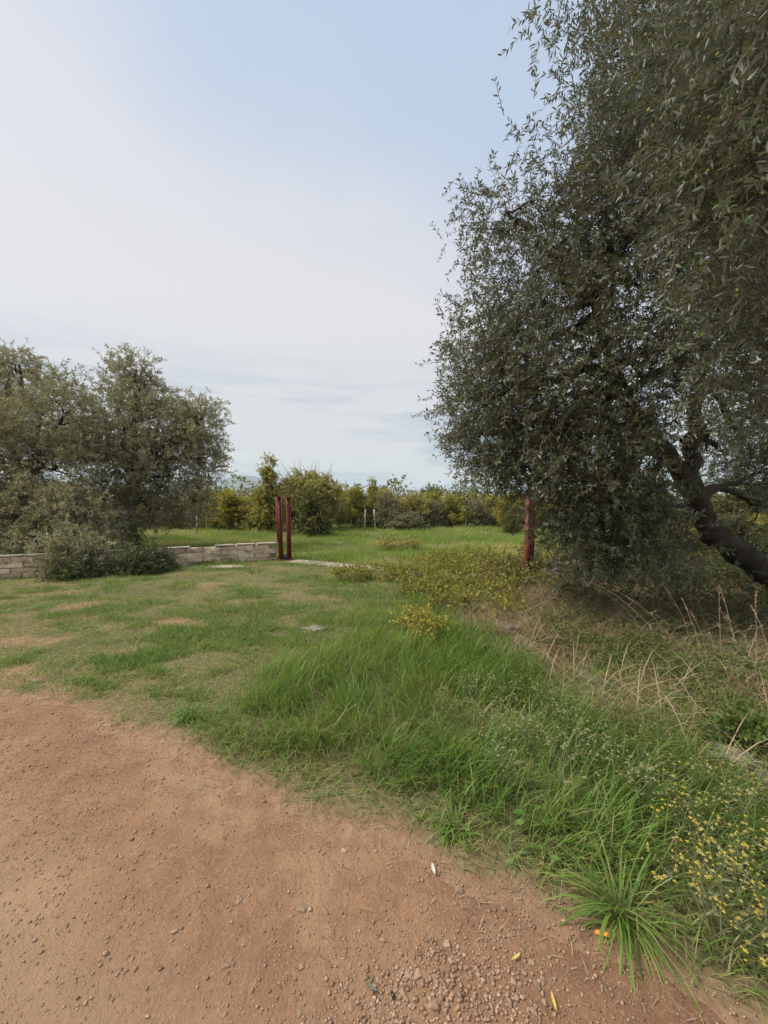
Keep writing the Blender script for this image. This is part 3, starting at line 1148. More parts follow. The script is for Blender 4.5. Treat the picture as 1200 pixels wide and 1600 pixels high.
    for p in src:
        p = p + rng.normal(0, 0.14, 3)
        r_ = 0.0085 + 0.002 * rng.random()
        V = np.array([(0, 0, 1.25), (1, 0, 0.2), (0.3, 0.95, 0.2), (-0.8, 0.6, 0.2), (-0.8, -0.6, 0.2), (0.3, -0.95, 0.2), (0, 0, -1.2)]) * r_ + p
        F3 = [(0, 1, 2), (0, 2, 3), (0, 3, 4), (0, 4, 5), (0, 5, 1), (6, 2, 1), (6, 3, 2), (6, 4, 3), (6, 5, 4), (6, 1, 5)]
        fr.add(V, F3, None, rng.random())
    o = fr.build('fruit', M['fruit'], root, True)
    o['kind'] = 'stuff'
    # near boughs carried by limbs
    return root


big_olive()


def side_olive(trunk_xy, clumps, trunk_pts, rad, n_tw, seed, label, skirt=None, bias=0.0):
    root = empty('olive_tree', (0, 0, 0), label, 'tree', 'silvery olive trees behind the tuff wall')
    tk = MB()
    P = np.array(trunk_pts, float)
    t0 = np.arange(len(P))
    t1 = np.linspace(0, len(P) - 1, 16)
    Q = np.stack([np.interp(t1, t0, P[:, i]) for i in range(3)], -1)
    Q[1:-1] += rng.normal(0, 0.02, (14, 3))
    tube(tk, Q, np.linspace(rad * 1.3, rad * 0.6, 16) * (1 + 0.08 * rng.normal(0, 1, 16)), 10)
    limbs_to(tk, [tuple(q) for q in Q[9:]], clumps, rad * 0.4, seed, 4)
    tk.build('trunk', M['bark'], root, True)
    lf, tw = MB(), MB()
    leafy_twigs(clumps, n_tw, max(200, n_tw // 15), 14, 0.27, 0.085, 0.026, 0.12, lf, tw, 0.004, 0.20, 0.35, rbias=bias, dirbias=(0.05, 0, 0.35))
    tw.build('twigs', M['twig'], root)
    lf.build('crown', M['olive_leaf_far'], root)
    return root


def cl(lst):
    out = []
    for px, py, y, rx, ry, rz, w in lst:
        c = at(px, py, y)
        out.append((c[0], c[1], c[2], rx, ry, rz, w))
    return out


cA = cl([(215, 610, 12.2, .85, .9, .9, 1.3), (185, 640, 12.0, .8, .9, .9, 1.2), (250, 660, 11.9, 1.0, 1.1, .8, 1.5), (305, 665, 12.0, .75, .9, .65, 1.1), (315, 715, 11.8, .6, .9, .7, 1.1),
         (200, 720, 11.6, 1.2, 1.3, .9, 1.8), (265, 745, 11.6, 1.0, 1.1, .8, 1.5), (300, 785, 11.7, .65, .8, .5, .9), (150, 690, 12.0, 1.0, 1.2, 1.0, 1.4), (240, 800, 11.4, .8, .8, .35, .8),
         (160, 780, 11.3, 1.0, 1.0, .6, 1.1), (213, 578, 12.2, .45, .5, .45, .4), (175, 825, 11.0, .7, .6, .4, .8), (320, 650, 11.8, .45, .5, .4, .6)])
bA = (-7.7, 12.0)
side_olive(bA, cA, [(bA[0] + .15, bA[1], -0.1), (bA[0] - .05, bA[1], 0.5), (bA[0], bA[1] - .1, 1.2), (bA[0] + .3, bA[1] - .1, 2.0)], 0.24, 6600, 21,
           'silvery olive tree with a forked trunk, right of its darker neighbour')
cB = cl([(60, 665, 10.0, .95, 1.1, .8, 1.5), (110, 640, 10.4, .85, 1.0, .75, 1.3), (20, 720, 9.7, 1.1, 1.1, .9, 1.6), (90, 730, 9.6, 1.1, 1.1, .9, 1.7), (60, 800, 9.3, .95, .9, .55, 1.3),
         (120, 800, 9.2, .8, .8, .55, 1.1), (105, 855, 8.9, .45, .6, .40, .8), (10, 810, 9.3, .8, .8, .6, 1.0), (-60, 760, 9.6, 1.2, 1.2, 1.0, 1.4), (70, 845, 9.0, .5, .5, .3, .6), (-70, 660, 10.2, 1.1, 1.1, .9, 1.2),
         (145, 860, 8.9, .38, .5, .30, .6), (20, 845, 9.2, .7, .6, .4, 1.0), (60, 862, 8.7, .5, .5, .3, .7), (112, 868, 8.0, .36, .3, .30, .8), (100, 885, 7.7, .24, .2, .16, .4), (135, 880, 7.9, .24, .2, .2, .4), (-40, 830, 9.2, .8, .7, .6, 1.0)])
bB = (-8.9, 10.2)
side_olive(bB, cB, [(bB[0], bB[1], -0.1), (bB[0] + .1, bB[1], 0.6), (bB[0] - .1, bB[1] - .1, 1.3), (bB[0] - .1, bB[1] - .1, 2.0)], 0.22, 6600, 22,
           'darker olive tree at the left edge, drooping over the tuff wall', bias=-0.12)
cC = cl([(15, 590, 13.5, .95, 1.0, .8, 1.2), (30, 570, 13.5, .5, .6, .5, .5), (-40, 600, 13.5, 1.2, 1.2, 1.0, 1.3), (-80, 680, 13.5, 1.6, 1.5, 1.3, 1.3), (20, 650, 13.5, 1.2, 1.1, .8, 1.0)])
bC = (-12.6, 13.6)
side_olive(bC, cC, [(bC[0], bC[1], -0.1), (bC[0] - .1, bC[1], 0.9), (bC[0] + .1, bC[1] - .1, 1.9), (bC[0] + .2, bC[1] - .1, 3.0)], 0.25, 2600, 23,
           'taller pale olive tree at the left edge, its top above the darker one')


# ------------------------------------------------------------------ shrubs, hedge trees and brambles
def bushy(name_me, kind, seed, mat, h, rx, n_leaf, leaf, conic=0.0, twigs=0, trunk_h=0.25, lobes=9, mat_twig='twig', gaps=0.55):
    """crown + trunk meshes of a hedge tree, base at the origin"""
    r = np.random.default_rng(seed)
    cl_ = []
    for i in range(lobes):
        z = h * (trunk_h * 0.6 + (1 - trunk_h * 0.6) * (0.12 + 0.78 * r.random()))
        f = z / h
        wid = rx * ((1 - f * 0.92) if conic else math.sqrt(max(0.05, 1 - (2 * (f - 0.42)) ** 2 * 0.8)))
        a = r.random() * 6.283
        q = wid * 0.62 * math.sqrt(r.random())
        s_ = max(0.17 * h, wid * 0.58) * (0.75 + 0.5 * r.random())
        if conic:
            f = (i + 0.5) / lobes
            z = h * (0.05 + 0.86 * f)
            wid = rx * (1 - f) ** 0.85
            q = wid * (0.25 + 0.3 * r.random())
            s_ = max(0.055 * h, wid * 0.55)
        cl_.append((math.cos(a) * q, math.sin(a) * q, min(z, h - s_ * 0.8), s_, s_, s_ * (0.85 if not conic else 1.05), s_ ** 2))
    if conic:
        cl_.append((0, 0, h * 0.9, rx * .16, rx * .16, h * .10, (rx * .2) ** 2))
    lf = MB()
    tw = MB()
    per = 7
    leafy_twigs(cl_, 2 * n_leaf // per, max(40, n_leaf // 60), per, leaf * 2.0, leaf * 1.1, leaf * 0.65, 0.15, lf, tw, leaf * 0.035, leaf * 1.2, gaps * 0.7)
    tk = MB()
    nst = 1 if trunk_h > 0.15 else 4
    for i in range(nst):
        b0 = np.array((r.normal(0, .12 * (nst > 1)), r.normal(0, .12 * (nst > 1)), -0.15))
        e0 = np.array((r.normal(0, .2 * rx), r.normal(0, .2 * rx), h * 0.62))
        tube(tk, wobble(b0, e0, 8, 0.02 * h, 0, seed + i), np.linspace(0.03 * h, 0.008 * h, 8), 6)
    for c in cl_[:7]:
        tube(tk, wobble(np.array((0, 0, h * max(trunk_h, 0.12))), np.array(c[:3]), 6, 0.012 * h, 0, seed), np.linspace(0.013 * h, 0.004 * h, 6), 5)
    for i in range(twigs):
        a = r.random() * 6.283
        e0 = np.array((math.cos(a) * rx * r.random(), math.sin(a) * rx * r.random(), h * (0.75 + 0.4 * r.random())))
        tube(tk, wobble(np.array((0, 0, h * 0.25)), e0, 5, 0.02 * h, 0, seed + 9 + i), np.linspace(0.009 * h, 0.002 * h, 5), 4)
    return lf.mesh('crown', M[mat]), tk.mesh('trunk', M['twig'], True), tw.mesh('twigs', M['twig'])


ARCH = {
    'yellow': bushy('a', 0, 31, 'leaf_yellow', 3.0, 1.5, 7500, 0.10, lobes=12, trunk_h=0.12),
    'cone': bushy('b', 0, 32, 'leaf_mid', 4.0, 1.15, 9500, 0.10, conic=1, lobes=18, trunk_h=0.12),
    'ochre': bushy('c', 0, 33, 'leaf_ochre', 3.5, 1.5, 9000, 0.10, lobes=14, twigs=26, trunk_h=0.10, gaps=0.3),
    'green': bushy('d', 0, 34, 'leaf_green', 3.0, 1.5, 7500, 0.10, lobes=12, trunk_h=0.2),
    'mid': bushy('e', 0, 35, 'leaf_mid', 3.0, 1.4, 7500, 0.10, lobes=11, trunk_h=0.16, twigs=8),
    'grey': bushy('f', 0, 36, 'leaf_grey', 2.6, 1.5, 6500, 0.085, lobes=11, trunk_h=0.1, twigs=30, gaps=0.3),
    'low': bushy('g', 0, 37, 'leaf_green', 2.1, 1.0, 6000, 0.085, conic=1, lobes=16, trunk_h=0.05),
}
DIM = {'yellow': (3.0, 1.5), 'cone': (4.0, 1.15), 'ochre': (3.5, 1.5), 'green': (3.0, 1.5), 'mid': (3.0, 1.4), 'grey': (2.6, 1.5), 'low': (2.1, 1.0)}


def hedge_tree(kind, px, top, y, half, label, name='hedge_tree', cat='tree', group='trees and bushes along the far hedge'):
    """half = half width in photo pixels"""
    c = at(px, top, y)
    x, h = c[0], c[2]
    zb = gh(x, y)
    H, R_ = DIM[kind]
    sx = half * 1.35 * y / F / R_
    root = empty(name, (x, y, zb), label, cat, group, random.random() * 6.28)
    root.scale = (sx, sx, (h - zb) / H * 1.08)
    lf, tk, tw = ARCH[kind]
    link('crown', lf, root)
    link('trunk', tk, root)
    link('twigs', tw, root)
    return root


T = hedge_tree
T('yellow', 360, 773, 19.5, 34, 'yellow-leaved bush next to the silvery olive tree')
T('grey', 398, 786, 18.8, 14, 'low grey bush at the foot of the tall cone-shaped tree')
T('cone', 419, 722, 18.4, 25, 'tall dark cone-shaped tree behind the twin red posts')
T('grey', 446, 752, 22.0, 18, 'thin grey tree between the cone-shaped tree and the ochre bush')
T('ochre', 476, 737, 19.5, 34, 'tall ochre bush with bare twigs just right of the twin red posts')
T('ochre', 503, 741, 19.0, 30, 'ochre bush sloping right, joined to a taller ochre bush')
T('low', 486, 768, 16.0, 30, 'low dark green bush standing out in front of the ochre bushes', group='trees and bushes along the far hedge')
T('grey', 532, 775, 23.0, 22, 'grey bush right behind the sloping ochre bush')
T('mid', 556, 766, 21.0, 26, 'round olive-brown tree behind the first pale stakes')
T('cone', 582, 754, 22.0, 15, 'slim pointed tree rising above the middle of the hedge')
T('grey', 604, 772, 20.5, 24, 'dark bare grey bush below the slim pointed tree')
T('green', 622, 774, 25.0, 18, 'green tree behind the bare grey bush')
T('ochre', 646, 772, 21.0, 22, 'yellow-brown hedge tree below the dark green treetop')
T('green', 666, 760, 27.0, 20, 'dark green treetop peering over the hedge in the middle')
T('grey', 682, 784, 21.0, 20, 'tan leafless bush right of the yellow-brown hedge tree')
T('mid', 708, 777, 21.5, 22, 'olive-yellow hedge tree left of the pale round bush')
T('green', 722, 766, 28.0, 24, 'dark green treetop beside the edge of the big olive')
T('grey', 744, 783, 21.0, 24, 'pale round tan bush behind the fence stakes')
T('grey', 640, 800, 19.6, 26, 'low brown brush of bare twigs at the hedge foot', name='brush', cat='shrub')
T('mid', 770, 780, 22.0, 20, 'olive-brown hedge tree showing under the tip of the big olive')
T('yellow', 795, 776, 20.0, 20, 'bright yellow bush next to the red post under the olive')
T('low', 798, 800, 17.5, 14, 'small green shrub at the field edge left of the red post')
T('ochre', 850, 770, 21.0, 30, 'ochre hedge tree seen right of the post under the olive')
T('mid', 900, 765, 23.0, 34, 'olive-brown hedge tree hidden mostly by the olive skirt')
T('yellow', 1035, 800, 12.5, 46, 'yellow-green bush seen through the gap left of the leaning trunk')
T('mid', 975, 800, 14.0, 40, 'mid green bush behind the hanging olive boughs')
T('green', 1110, 770, 14.0, 50, 'dark green tree behind the leaning trunk')
T('yellow', 1175, 812, 10.5, 40, 'yellow-green bush seen right of the leaning trunk')
T('green', 1230, 760, 13.0, 60, 'dark green tree at the right edge behind the olive')
T('mid', 1300, 770, 11.0, 60, 'mid green tree beyond the right edge')
T('mid', 320, 770, 21.0, 30, 'olive-brown hedge tree showing under the silvery olive crown')
T('grey', 285, 775, 20.5, 30, 'grey hedge bush behind the silvery olive crown')
T('ochre', 235, 770, 22.0, 34, 'ochre hedge tree behind the forked olive trunk')
T('green', 170, 765, 22.0, 36, 'green hedge tree behind the left olives')
T('mid', 100, 768, 21.0, 36, 'olive-brown hedge tree behind the darker olive')
T('grey', 40, 770, 20.0, 36, 'grey hedge bush at the far left behind the olives')

# second row of the hedge, filling the gaps
for kd_, px_, top_, y_, hf_, lb_ in (
        ('mid', 345, 776, 25, 22, 'olive-brown tree of the back row, behind the yellow-leaved bush'), ('grey', 388, 776, 25, 16, 'grey tree of the back row, left of the tall cone-shaped tree'),
        ('ochre', 455, 758, 24, 26, 'ochre tree of the back row, behind the twin red posts'), ('mid', 520, 770, 25, 26, 'olive-brown tree of the back row, behind the sloping ochre bush'),
        ('ochre', 545, 776, 24, 22, 'ochre tree of the back row, behind the first pale stakes'), ('mid', 598, 770, 25, 24, 'olive-brown tree of the back row, right of the slim pointed tree'),
        ('ochre', 630, 774, 24, 26, 'ochre tree of the back row, behind the bare grey bush'), ('mid', 672, 773, 24, 28, 'olive-brown tree of the back row, under the dark green treetop'),
        ('ochre', 700, 778, 25, 26, 'ochre tree of the back row, behind the tan leafless bush'), ('mid', 735, 776, 25, 28, 'olive-brown tree of the back row, behind the pale round bush'),
        ('mid', 765, 776, 24, 26, 'olive-brown tree of the back row, under the tip of the big olive'), ('ochre', 815, 772, 24, 30, 'ochre tree of the back row, behind the post under the olive')):
    T(kd_, px_, top_, y_, hf_, lb_)
for kd_, px_, top_, y_, hf_, lb_ in (
        ('mid', 960, 780, 9.5, 34, 'mid green bush close behind the hanging olive boughs'), ('yellow', 1075, 822, 9.0, 36, 'yellow-green bush below the bend of the leaning trunk'),
        ('green', 1150, 800, 9.8, 40, 'dark green bush close behind the leaning trunk'), ('yellow', 1020, 838, 8.2, 24, 'low yellow bush behind the wall, left of the leaning trunk')):
    T(kd_, px_, top_, y_, hf_, lb_)

# far wood beyond the hedge
wl, wt, wk = ARCH['green'][0], ARCH['grey'][0], ARCH['mid'][0]
mbw = MB()
nW = 200
wx = rng.uniform(-150, 170, nW)
wy = rng.uniform(60, 130, nW)
CLW = [(x, y, 2.0 + 1.6 * r_, 3.0, 3.0, 1.9 + 1.2 * r_, 9.0) for x, y, r_ in zip(wx, wy, rng.random(nW))]
leafy_twigs(CLW, 10000, 5000, 6, 0.8, 0.42, 0.30, 0.2, mbw, None, spread=0.45, shell=0.5)
o = mbw.build('woodland', M['leaf_green'])
tag(o, 'far-off wood behind the hedge', 'wood', kind='stuff')

# fence of pale stakes along the far edge
fence = empty('stake_fence', (0, 0, 0), 'row of thin pale stakes along the far edge of the meadow', 'fence')
wires = []
for px, base, h_ in ((308, 828, .85), (323, 827, .85), (408, 826, .8), (532, 824, 1.05), (549, 823.5, .95), (570, 826, 1.0), (587, 825.5, 1.0), (640, 824, .95), (728, 825, .95), (757, 824, .9), (770, 823, .75), (690, 824, 0.7), (850, 824, .9), (880, 824, .9)):
    x, y = gp(px, base)
    mb = MB()
    lean = rng.normal(0, 0.05, 2)
    if px == 690:
        lean[0] = -0.5
    tube(mb, [(0, 0, -0.2), (lean[0] * h_ * .5, lean[1] * h_ * .5, h_ * .5), (lean[0] * h_, lean[1] * h_, h_)], [0.045, 0.042, 0.038], 6)
    o = mb.build('stake', M['post_wood'], fence)
    o.location = (x, y, gh(x, y))
    wires.append((x, y, h_))
wires.sort()
mb = MB()
for zz in (0.35, 0.65):
    tube(mb, [(a, b, zz) for a, b, c in wires], 0.004, 4)
mb.build('wire', flat_mat('fence_wire', (0.3, 0.3, 0.3), 0.4), fence)


# bramble thickets: arching canes with toothed leaves in threes
def thicket(name, label, cat, mounds, n, leaf, mat, spread=0.10, shell=0.72, droop=0.3):
    root = empty(name, (0, 0, 0), label, cat)
    lf, tw = MB(), MB()
    c2 = []
    for px, py, rx, ry, h in mounds:
        x, y = gp(px, py)
        c2.append((x, y, gh(x, y) + h * 0.25, rx, ry, h * 0.75, rx * ry + rx * h))
    per = 6
    leafy_twigs(c2, n // per, max(60, n // 50), per, leaf * 4.0, leaf, leaf * 0.68, droop, lf, tw, 0.0028, spread, shell)
    for V in lf.V:
        np.maximum(V[:, 2], 0.01, out=V[:, 2])
    lf.build('foliage', M[mat], root)
    tw.build('canes', M['twig'], root)
    return root


thicket('bramble', 'broad yellow-green bramble thicket sprawling across the gate opening', 'bramble',
        [(700, 903, .65, .5, .30), (640, 908, .45, .35, .17), (760, 902, .5, .45, .36), (730, 930, .5, .36, .24), (660, 930, .4, .25, .14), (690, 885, .6, .5, .24), (600, 900, .3, .2, .12), (785, 940, .35, .3, .24),
         (715, 955, .3, .2, .14), (820, 925, .3, .3, .28), (745, 880, .4, .4, .30), (775, 960, .25, .25, .2)], 17000, 0.045, 'leaf_bramble')
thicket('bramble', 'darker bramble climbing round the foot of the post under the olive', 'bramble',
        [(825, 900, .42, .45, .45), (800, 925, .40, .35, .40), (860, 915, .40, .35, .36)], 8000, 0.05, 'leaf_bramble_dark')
thicket('yellow_bush', 'small bright yellow-green bush standing alone in the grass', 'shrub', [(668, 998, .15, .13, .27), (650, 985, .12, .1, .18)], 1500, 0.04, 'leaf_yellow', 0.05)
thicket('weed_patch', 'small leafy weed at the end of the concrete strip', 'shrub', [(550, 905, .28, .2, .16)], 1200, 0.045, 'leaf_bramble', 0.06)
thicket('weed_patch', 'rusty patch of weeds out in the meadow', 'shrub', [(622, 858, .5, .4, .28)], 1600, 0.06, 'leaf_ochre', 0.08)
thicket('weed_patch', 'yellow-green weeds behind the low wall right of the post', 'shrub', [(865, 890, .7, .4, .35), (905, 885, .6, .4, .35)], 4200, 0.055, 'leaf_yellow', 0.08)
thicket('dark_bush', 'dark evergreen bush leaning on the tuff wall under the silvery olive', 'shrub',
        [(226, 894, .40, .28, .56), (205, 896, .25, .22, .44), (247, 890, .26, .22, .42)], 7000, 0.05, 'leaf_bush', 0.09, 0.5)
thicket('dark_bush', 'shaggy dark bush against the tuff wall below the darker olive', 'shrub',
        [(112, 904, .22, .2, .34), (134, 902, .16, .16, .28)], 2400, 0.05, 'leaf_bush', 0.09, 0.5)

# undergrowth beneath the big olive
thicket('undergrowth', 'dark undergrowth behind the dry stalks beneath the big olive', 'undergrowth',
        [(890, 945, .4, .4, .40), (930, 950, .55, .5, .55), (1010, 960, .55, .45, .55), (1100, 975, .6, .5, .5), (1190, 990, .6, .5, .5), (1000, 915, .8, .6, .45), (1130, 920, .9, .6, .5), (1270, 960, .8, .6, .5), (960, 915, .4, .3, .50), (1030, 912, .5, .3, .55), (1110, 912, .55, .35, .55), (1190, 920, .6, .35, .6)], 21000, 0.042, 'leaf_bush', 0.12, 0.4)['kind'] = 'stuff'
thicket('low_weeds', 'bright leafy weeds between the kerb and the dry stalks', 'weeds',
        [(890, 1015, .30, .25, .16), (950, 1040, .35, .25, .18), (900, 985, .3, .25, .2), (1000, 1030, .26, .22, .18), (960, 1000, .28, .25, .22), (1060, 1070, .25, .2, .14), (1120, 1120, .2, .2, .12), (870, 990, .25, .2, .16), (1030, 1000, .3, .25, .24), (1130, 1060, .3, .25, .2)], 11000, 0.026, 'leaf_weed', 0.08, 0.3)['kind'] = 'stuff'
thicket('leafy_weed', 'dense dark green weed growing behind the kerb stones', 'weed', [(1150, 1165, .12, .10, .17), (1172, 1180, .11, .10, .13)], 900, 0.036, 'leaf_weed', 0.04, 0.3)


def broad_plant(px, py, n, label, size=0.045, h=0.10):
    x, y = gp(px, py)
    root = empty('broadleaf_seedling', (x, y, gh(x, y)), label, 'seedling')
    st, = [MB()]
    for i in range(n):
        a = i * 2.4 + random.random()
        rr = 0.03 + 0.035 * random.random()
        tip = np.array((math.cos(a) * rr, math.sin(a) * rr, h * (0.6 + 0.5 * random.random())))
        tube(st, [(0, 0, -0.02), tip * np.array((.4, .4, .7)), tip], [0.002, 0.0016, 0.001], 4)
        mb = MB()
        d = np.array([[math.cos(a), math.sin(a), 0.1]])
        L, W = size * (0.8 + .4 * random.random()), size * 0.62
        # oval leaf of six faces
        side = np.array((-math.sin(a), math.cos(a), 0))
        prof = [(0, 0), (.25, .42), (.55, .5), (.85, .25), (1, 0)]
        V = []
        for t_, w_ in prof:
            c0 = tip + d[0] * L * t_ + np.array((0, 0, -L * .25 * t_ * t_))
            V += [c0 + side * W * w_ + np.array((0, 0, .12 * W * (w_ > 0))), c0, c0 - side * W * w_ + np.array((0, 0, .12 * W * (w_ > 0)))]
        Fq = []
        for q in range(4):
            Fq += [(3 * q, 3 * q + 1, 3 * q + 4, 3 * q + 3), (3 * q + 1, 3 * q + 2, 3 * q + 5, 3 * q + 4)]
        mb.add(V, None, Fq, random.random())
        mb.build('leaf', M['leaf_fresh'], root, True)
    st.build('stem', M['stem'], root)
    return root


broad_plant(1058, 1188, 5, 'fresh round-leaved seedling left of the kerb stone')
broad_plant(1085, 1182, 3, 'smaller round-leaved seedling touching the kerb stone')
broad_plant(1142, 1205, 4, 'round-leaved seedling growing between two kerb stones')
broad_plant(1025, 1135, 5, 'upright fresh seedling in the dry litter above the kerb', 0.035, 0.14)
broad_plant(835, 1305, 5, 'broad-leaved seedling at the grass edge above the bare earth', 0.05, 0.10)
broad_plant(898, 1372, 3, 'pale broad-leaved seedling beside the big grass tuft', 0.04, 0.05)

# ------------------------------------------------------------------ grass
def scatter(n, x0, x1, y0, y1, power=1.0):
    """more blades close to the viewer's side of the field"""
    u = rng.random(n)
    if power == 1.0:
        y = y0 + (y1 - y0) * u
    else:
        y = y0 * (y1 / y0) ** u
    x = x0 + (x1 - x0) * rng.random(n)
    return x, y


def tall_w(x, y):
    """1 in the belt of long grass, 0 on the mown lawn"""
    lx, ly = x, y
    # belt boundary: from the road edge at lower left to the brambles
    b = np.interp(y, [1.0, 2.3, 2.65, 3.0, 3.6, 4.4, 5.3, 6.5], [-9, -1.55, -1.35, -1.1, -1.15, -1.0, -0.55, 0.4])
    return smooth(-0.15, 0.35, x - b + 0.7 * (fbm(x * 1.5, y * 1.5, 40) - 0.5)) * (1 - smooth(5.4, 7.0, y))


def kerb_x(y):
    return np.interp(y, [2.0, 2.3, 3.1, 4.6, 5.6, 7.5], [2.0, 1.9, 1.68, 1.25, 1.25, 2.0])


KC = [(*gp(797, 988), .14), (*gp(830, 1012), .10), (*gp(1110, 1178), .13), (*gp(1175, 1210), .13)]


def kerb_open(x, y):
    m = np.zeros_like(x)
    for a, b, r_ in KC:
        m = np.maximum(m, np.exp(-(np.hypot(x - a, y - b) / r_) ** 2))
    return 1 - 0.95 * m


def right_w(x, y):
    """1 in the dry rough beneath the olive, right of the kerb"""
    kx = np.interp(y, [2.0, 2.3, 3.1, 4.6, 5.6, 7.5], [2.0, 1.9, 1.68, 1.25, 1.25, 2.0])
    return smooth(-0.42, 0.02, x - kx + 0.4 * (fbm(x * 3, y * 3, 52) - 0.5))


def mk(pos_x, pos_y):
    return np.stack([pos_x, pos_y, gh(pos_x, pos_y) - 0.006], -1)


# long grass belt
def long_grass():
    mb = MB()
    n = 115000
    x, y = scatter(n, -2.2, 3.6, 0.7, 6.6)
    d = edge_d(x, y)
    tw = tall_w(x, y)
    rw = right_w(x, y)
    tuft = fbm(x * 4.2, y * 4.2, 61)
    dens = smooth(0.02, 0.30, d) * tw * (1 - 0.92 * rw) * kerb_open(x, y) * (0.35 + 0.9 * smooth(0.3, 0.6, tuft)) * (1 - bare(x, y)) * np.where(y > 4.2, 0.6, 1.0)
    k_ = rng.random(n) < dens
    x, y, d, tuft, tw = x[k_], y[k_], d[k_], tuft[k_], tw[k_]
    n = len(x)
    L = (0.08 + 0.17 * smooth(0.1, 0.55, d)) * (0.55 + 0.9 * tuft) * (0.6 + 0.7 * rng.random(n)) * (0.5 + 0.5 * tw) * np.interp(y, [1, 3, 4.5, 6], [1, 1, .7, .5])
    # blades comb over towards the road in drifts
    flow = -1.9 + 2.6 * (fbm(x * 1.1, y * 1.1, 71) - 0.5) * 2
    az = flow + rng.normal(0, 1.15, n)
    th0 = np.abs(rng.normal(0.28, 0.26, n))
    th1 = 0.35 + 1.0 * rng.random(n) + 0.7 * smooth(0.45, 0.1, d)
    rn = np.clip(0.45 * fbm(x * 2.4, y * 2.4, 81) + 0.75 * rng.random(n) ** 1.5 - 0.08, 0, 1)
    blades(mb, mk(x, y), L, 0.0052 * (0.6 + 0.8 * rng.random(n)), az, th0, th1, 3, rn)
    # fine bent dead blades low in the sward
    n = 30000
    x, y = scatter(n, -2.0, 2.6, 0.8, 5.5)
    d = edge_d(x, y)
    k_ = rng.random(n) < smooth(0.0, 0.2, d) * tall_w(x, y) * (1 - .5 * right_w(x, y))
    x, y = x[k_], y[k_]
    n = len(x)
    blades(mb, mk(x, y), 0.10 + 0.10 * rng.random(n), 0.003, rng.random(n) * 6.28, 0.5 + 0.6 * rng.random(n), 0.8 + rng.random(n), 2, 0.72 + 0.28 * rng.random(n))
    return mb.build('long_grass', M['tall_grass'])


tag(long_grass(), 'long lush grass between the road and the brambles', 'grass', kind='stuff')


def lawn_grass():
    mb = MB()
    n = 400000
    x, y = scatter(n, -1, 1, 2.0, 10.5, 2)
    x = x * (1.5 + y * 1.05)
    d = edge_d(x, y)
    tw = tall_w(x, y)
    br = bare(x, y)
    pn = 0.55 * fbm(x * 1.3, y * 1.9, 33) + 0.45 * fbm(x * 4.1, y * 5.3, 34)
    dens = smooth(-0.03, 0.35, d) * (1 - 0.85 * tw) * (1 - 0.6 * br) * (1 - 0.6 * right_w(x, y) * (x > 1)) * (0.8 + 0.2 * smooth(0.62, 0.42, pn))
    k_ = rng.random(n) < dens
    x, y, d, pn, br = x[k_], y[k_], d[k_], pn[k_], br[k_]
    n = len(x)
    lush = smooth(0.56, 0.42, pn)
    L = (0.030 + 0.045 * lush) * (0.6 + 0.8 * rng.random(n)) * np.interp(y, [2, 6, 10], [1, 1.1, 1.4])
    wp = np.array([path_eval(WL, q)[:2] for q in np.linspace(0, 9, 60)])
    wd = np.min(np.hypot(x[:, None] - wp[None, :, 0], y[:, None] - wp[None, :, 1]), axis=1)
    L = L * (1 + 1.6 * smooth(0.32, 0.12, wd) * (0.3 + fbm(x * 4, y * 4, 66)))
    rn = np.clip(0.30 + 1.7 * (pn - 0.48) + 0.62 * (rng.random(n) - 0.42) + 0.3 * br, 0, 1)
    W = np.interp(y, [2, 4, 10], [0.0042, 0.0065, 0.0125])
    P_, A_, T0, T1 = mk(x, y), rng.random(n) * 6.28, 0.25 + 0.7 * rng.random(n), 0.4 + 0.9 * rng.random(n)
    nr, fr = y < 4.6, y >= 4.6
    blades(mb, P_[nr], L[nr], W[nr], A_[nr], T0[nr], T1[nr], 2, rn[nr], hbase=0.15)
    blades(mb, P_[fr], L[fr], W[fr] * 1.15, A_[fr], T0[fr] + 0.3, 0.0, 1, rn[fr], hbase=0.15)
    return mb.build('lawn_grass', M['lawn'])


tag(lawn_grass(), 'short worn lawn in front of the tuff wall', 'grass', kind='stuff')


def meadow():
    mb = MB()
    n = 260000
    x, y = scatter(n, -1, 1, 8.5, 26, 2)
    x = x * (2 + y * 1.05)
    # keep clear of the lawn on this side of the wall and the gate line
    wy = np.interp(x, [-12, -9.2, WL[4][0], WL[2][0], WL[0][0], GATE_L[0], GATE_R[0], 5, 9], [5.8, 6.9, WL[4][1], WL[2][1], WL[0][1], GATE_L[1] + .1, GATE_R[1] + .1, 6.3, 6.0])
    k_ = y > wy + 0.15
    x, y = x[k_], y[k_]
    pn = fbm(x * 0.55, y * 0.9, 91)
    p2 = fbm(x * 1.8, y * 2.6, 92)
    k_ = rng.random(len(x)) < 0.45 + 0.55 * smooth(0.3, 0.55, p2)
    x, y, pn, p2 = x[k_], y[k_], pn[k_], p2[k_]
    n = len(x)
    L = (0.08 + 0.16 * smooth(0.4, 0.7, p2)) * (0.6 + 0.8 * rng.random(n))
    rn = np.clip(0.40 + 1.5 * (pn - 0.5) + 0.35 * (rng.random(n) - 0.45), 0, 1)
    W = np.interp(y, [8, 14, 26], [0.010, 0.016, 0.028])
    blades(mb, mk(x, y), L, W, rng.random(n) * 6.28, 0.35 + 0.7 * rng.random(n), 0.0, 1, rn)
    # the nearer part of the meadow, this side of eight and a half metres
    return mb.build('meadow_grass', M['field'])


tag(meadow(), 'meadow grass beyond the wall and gate', 'grass', kind='stuff')


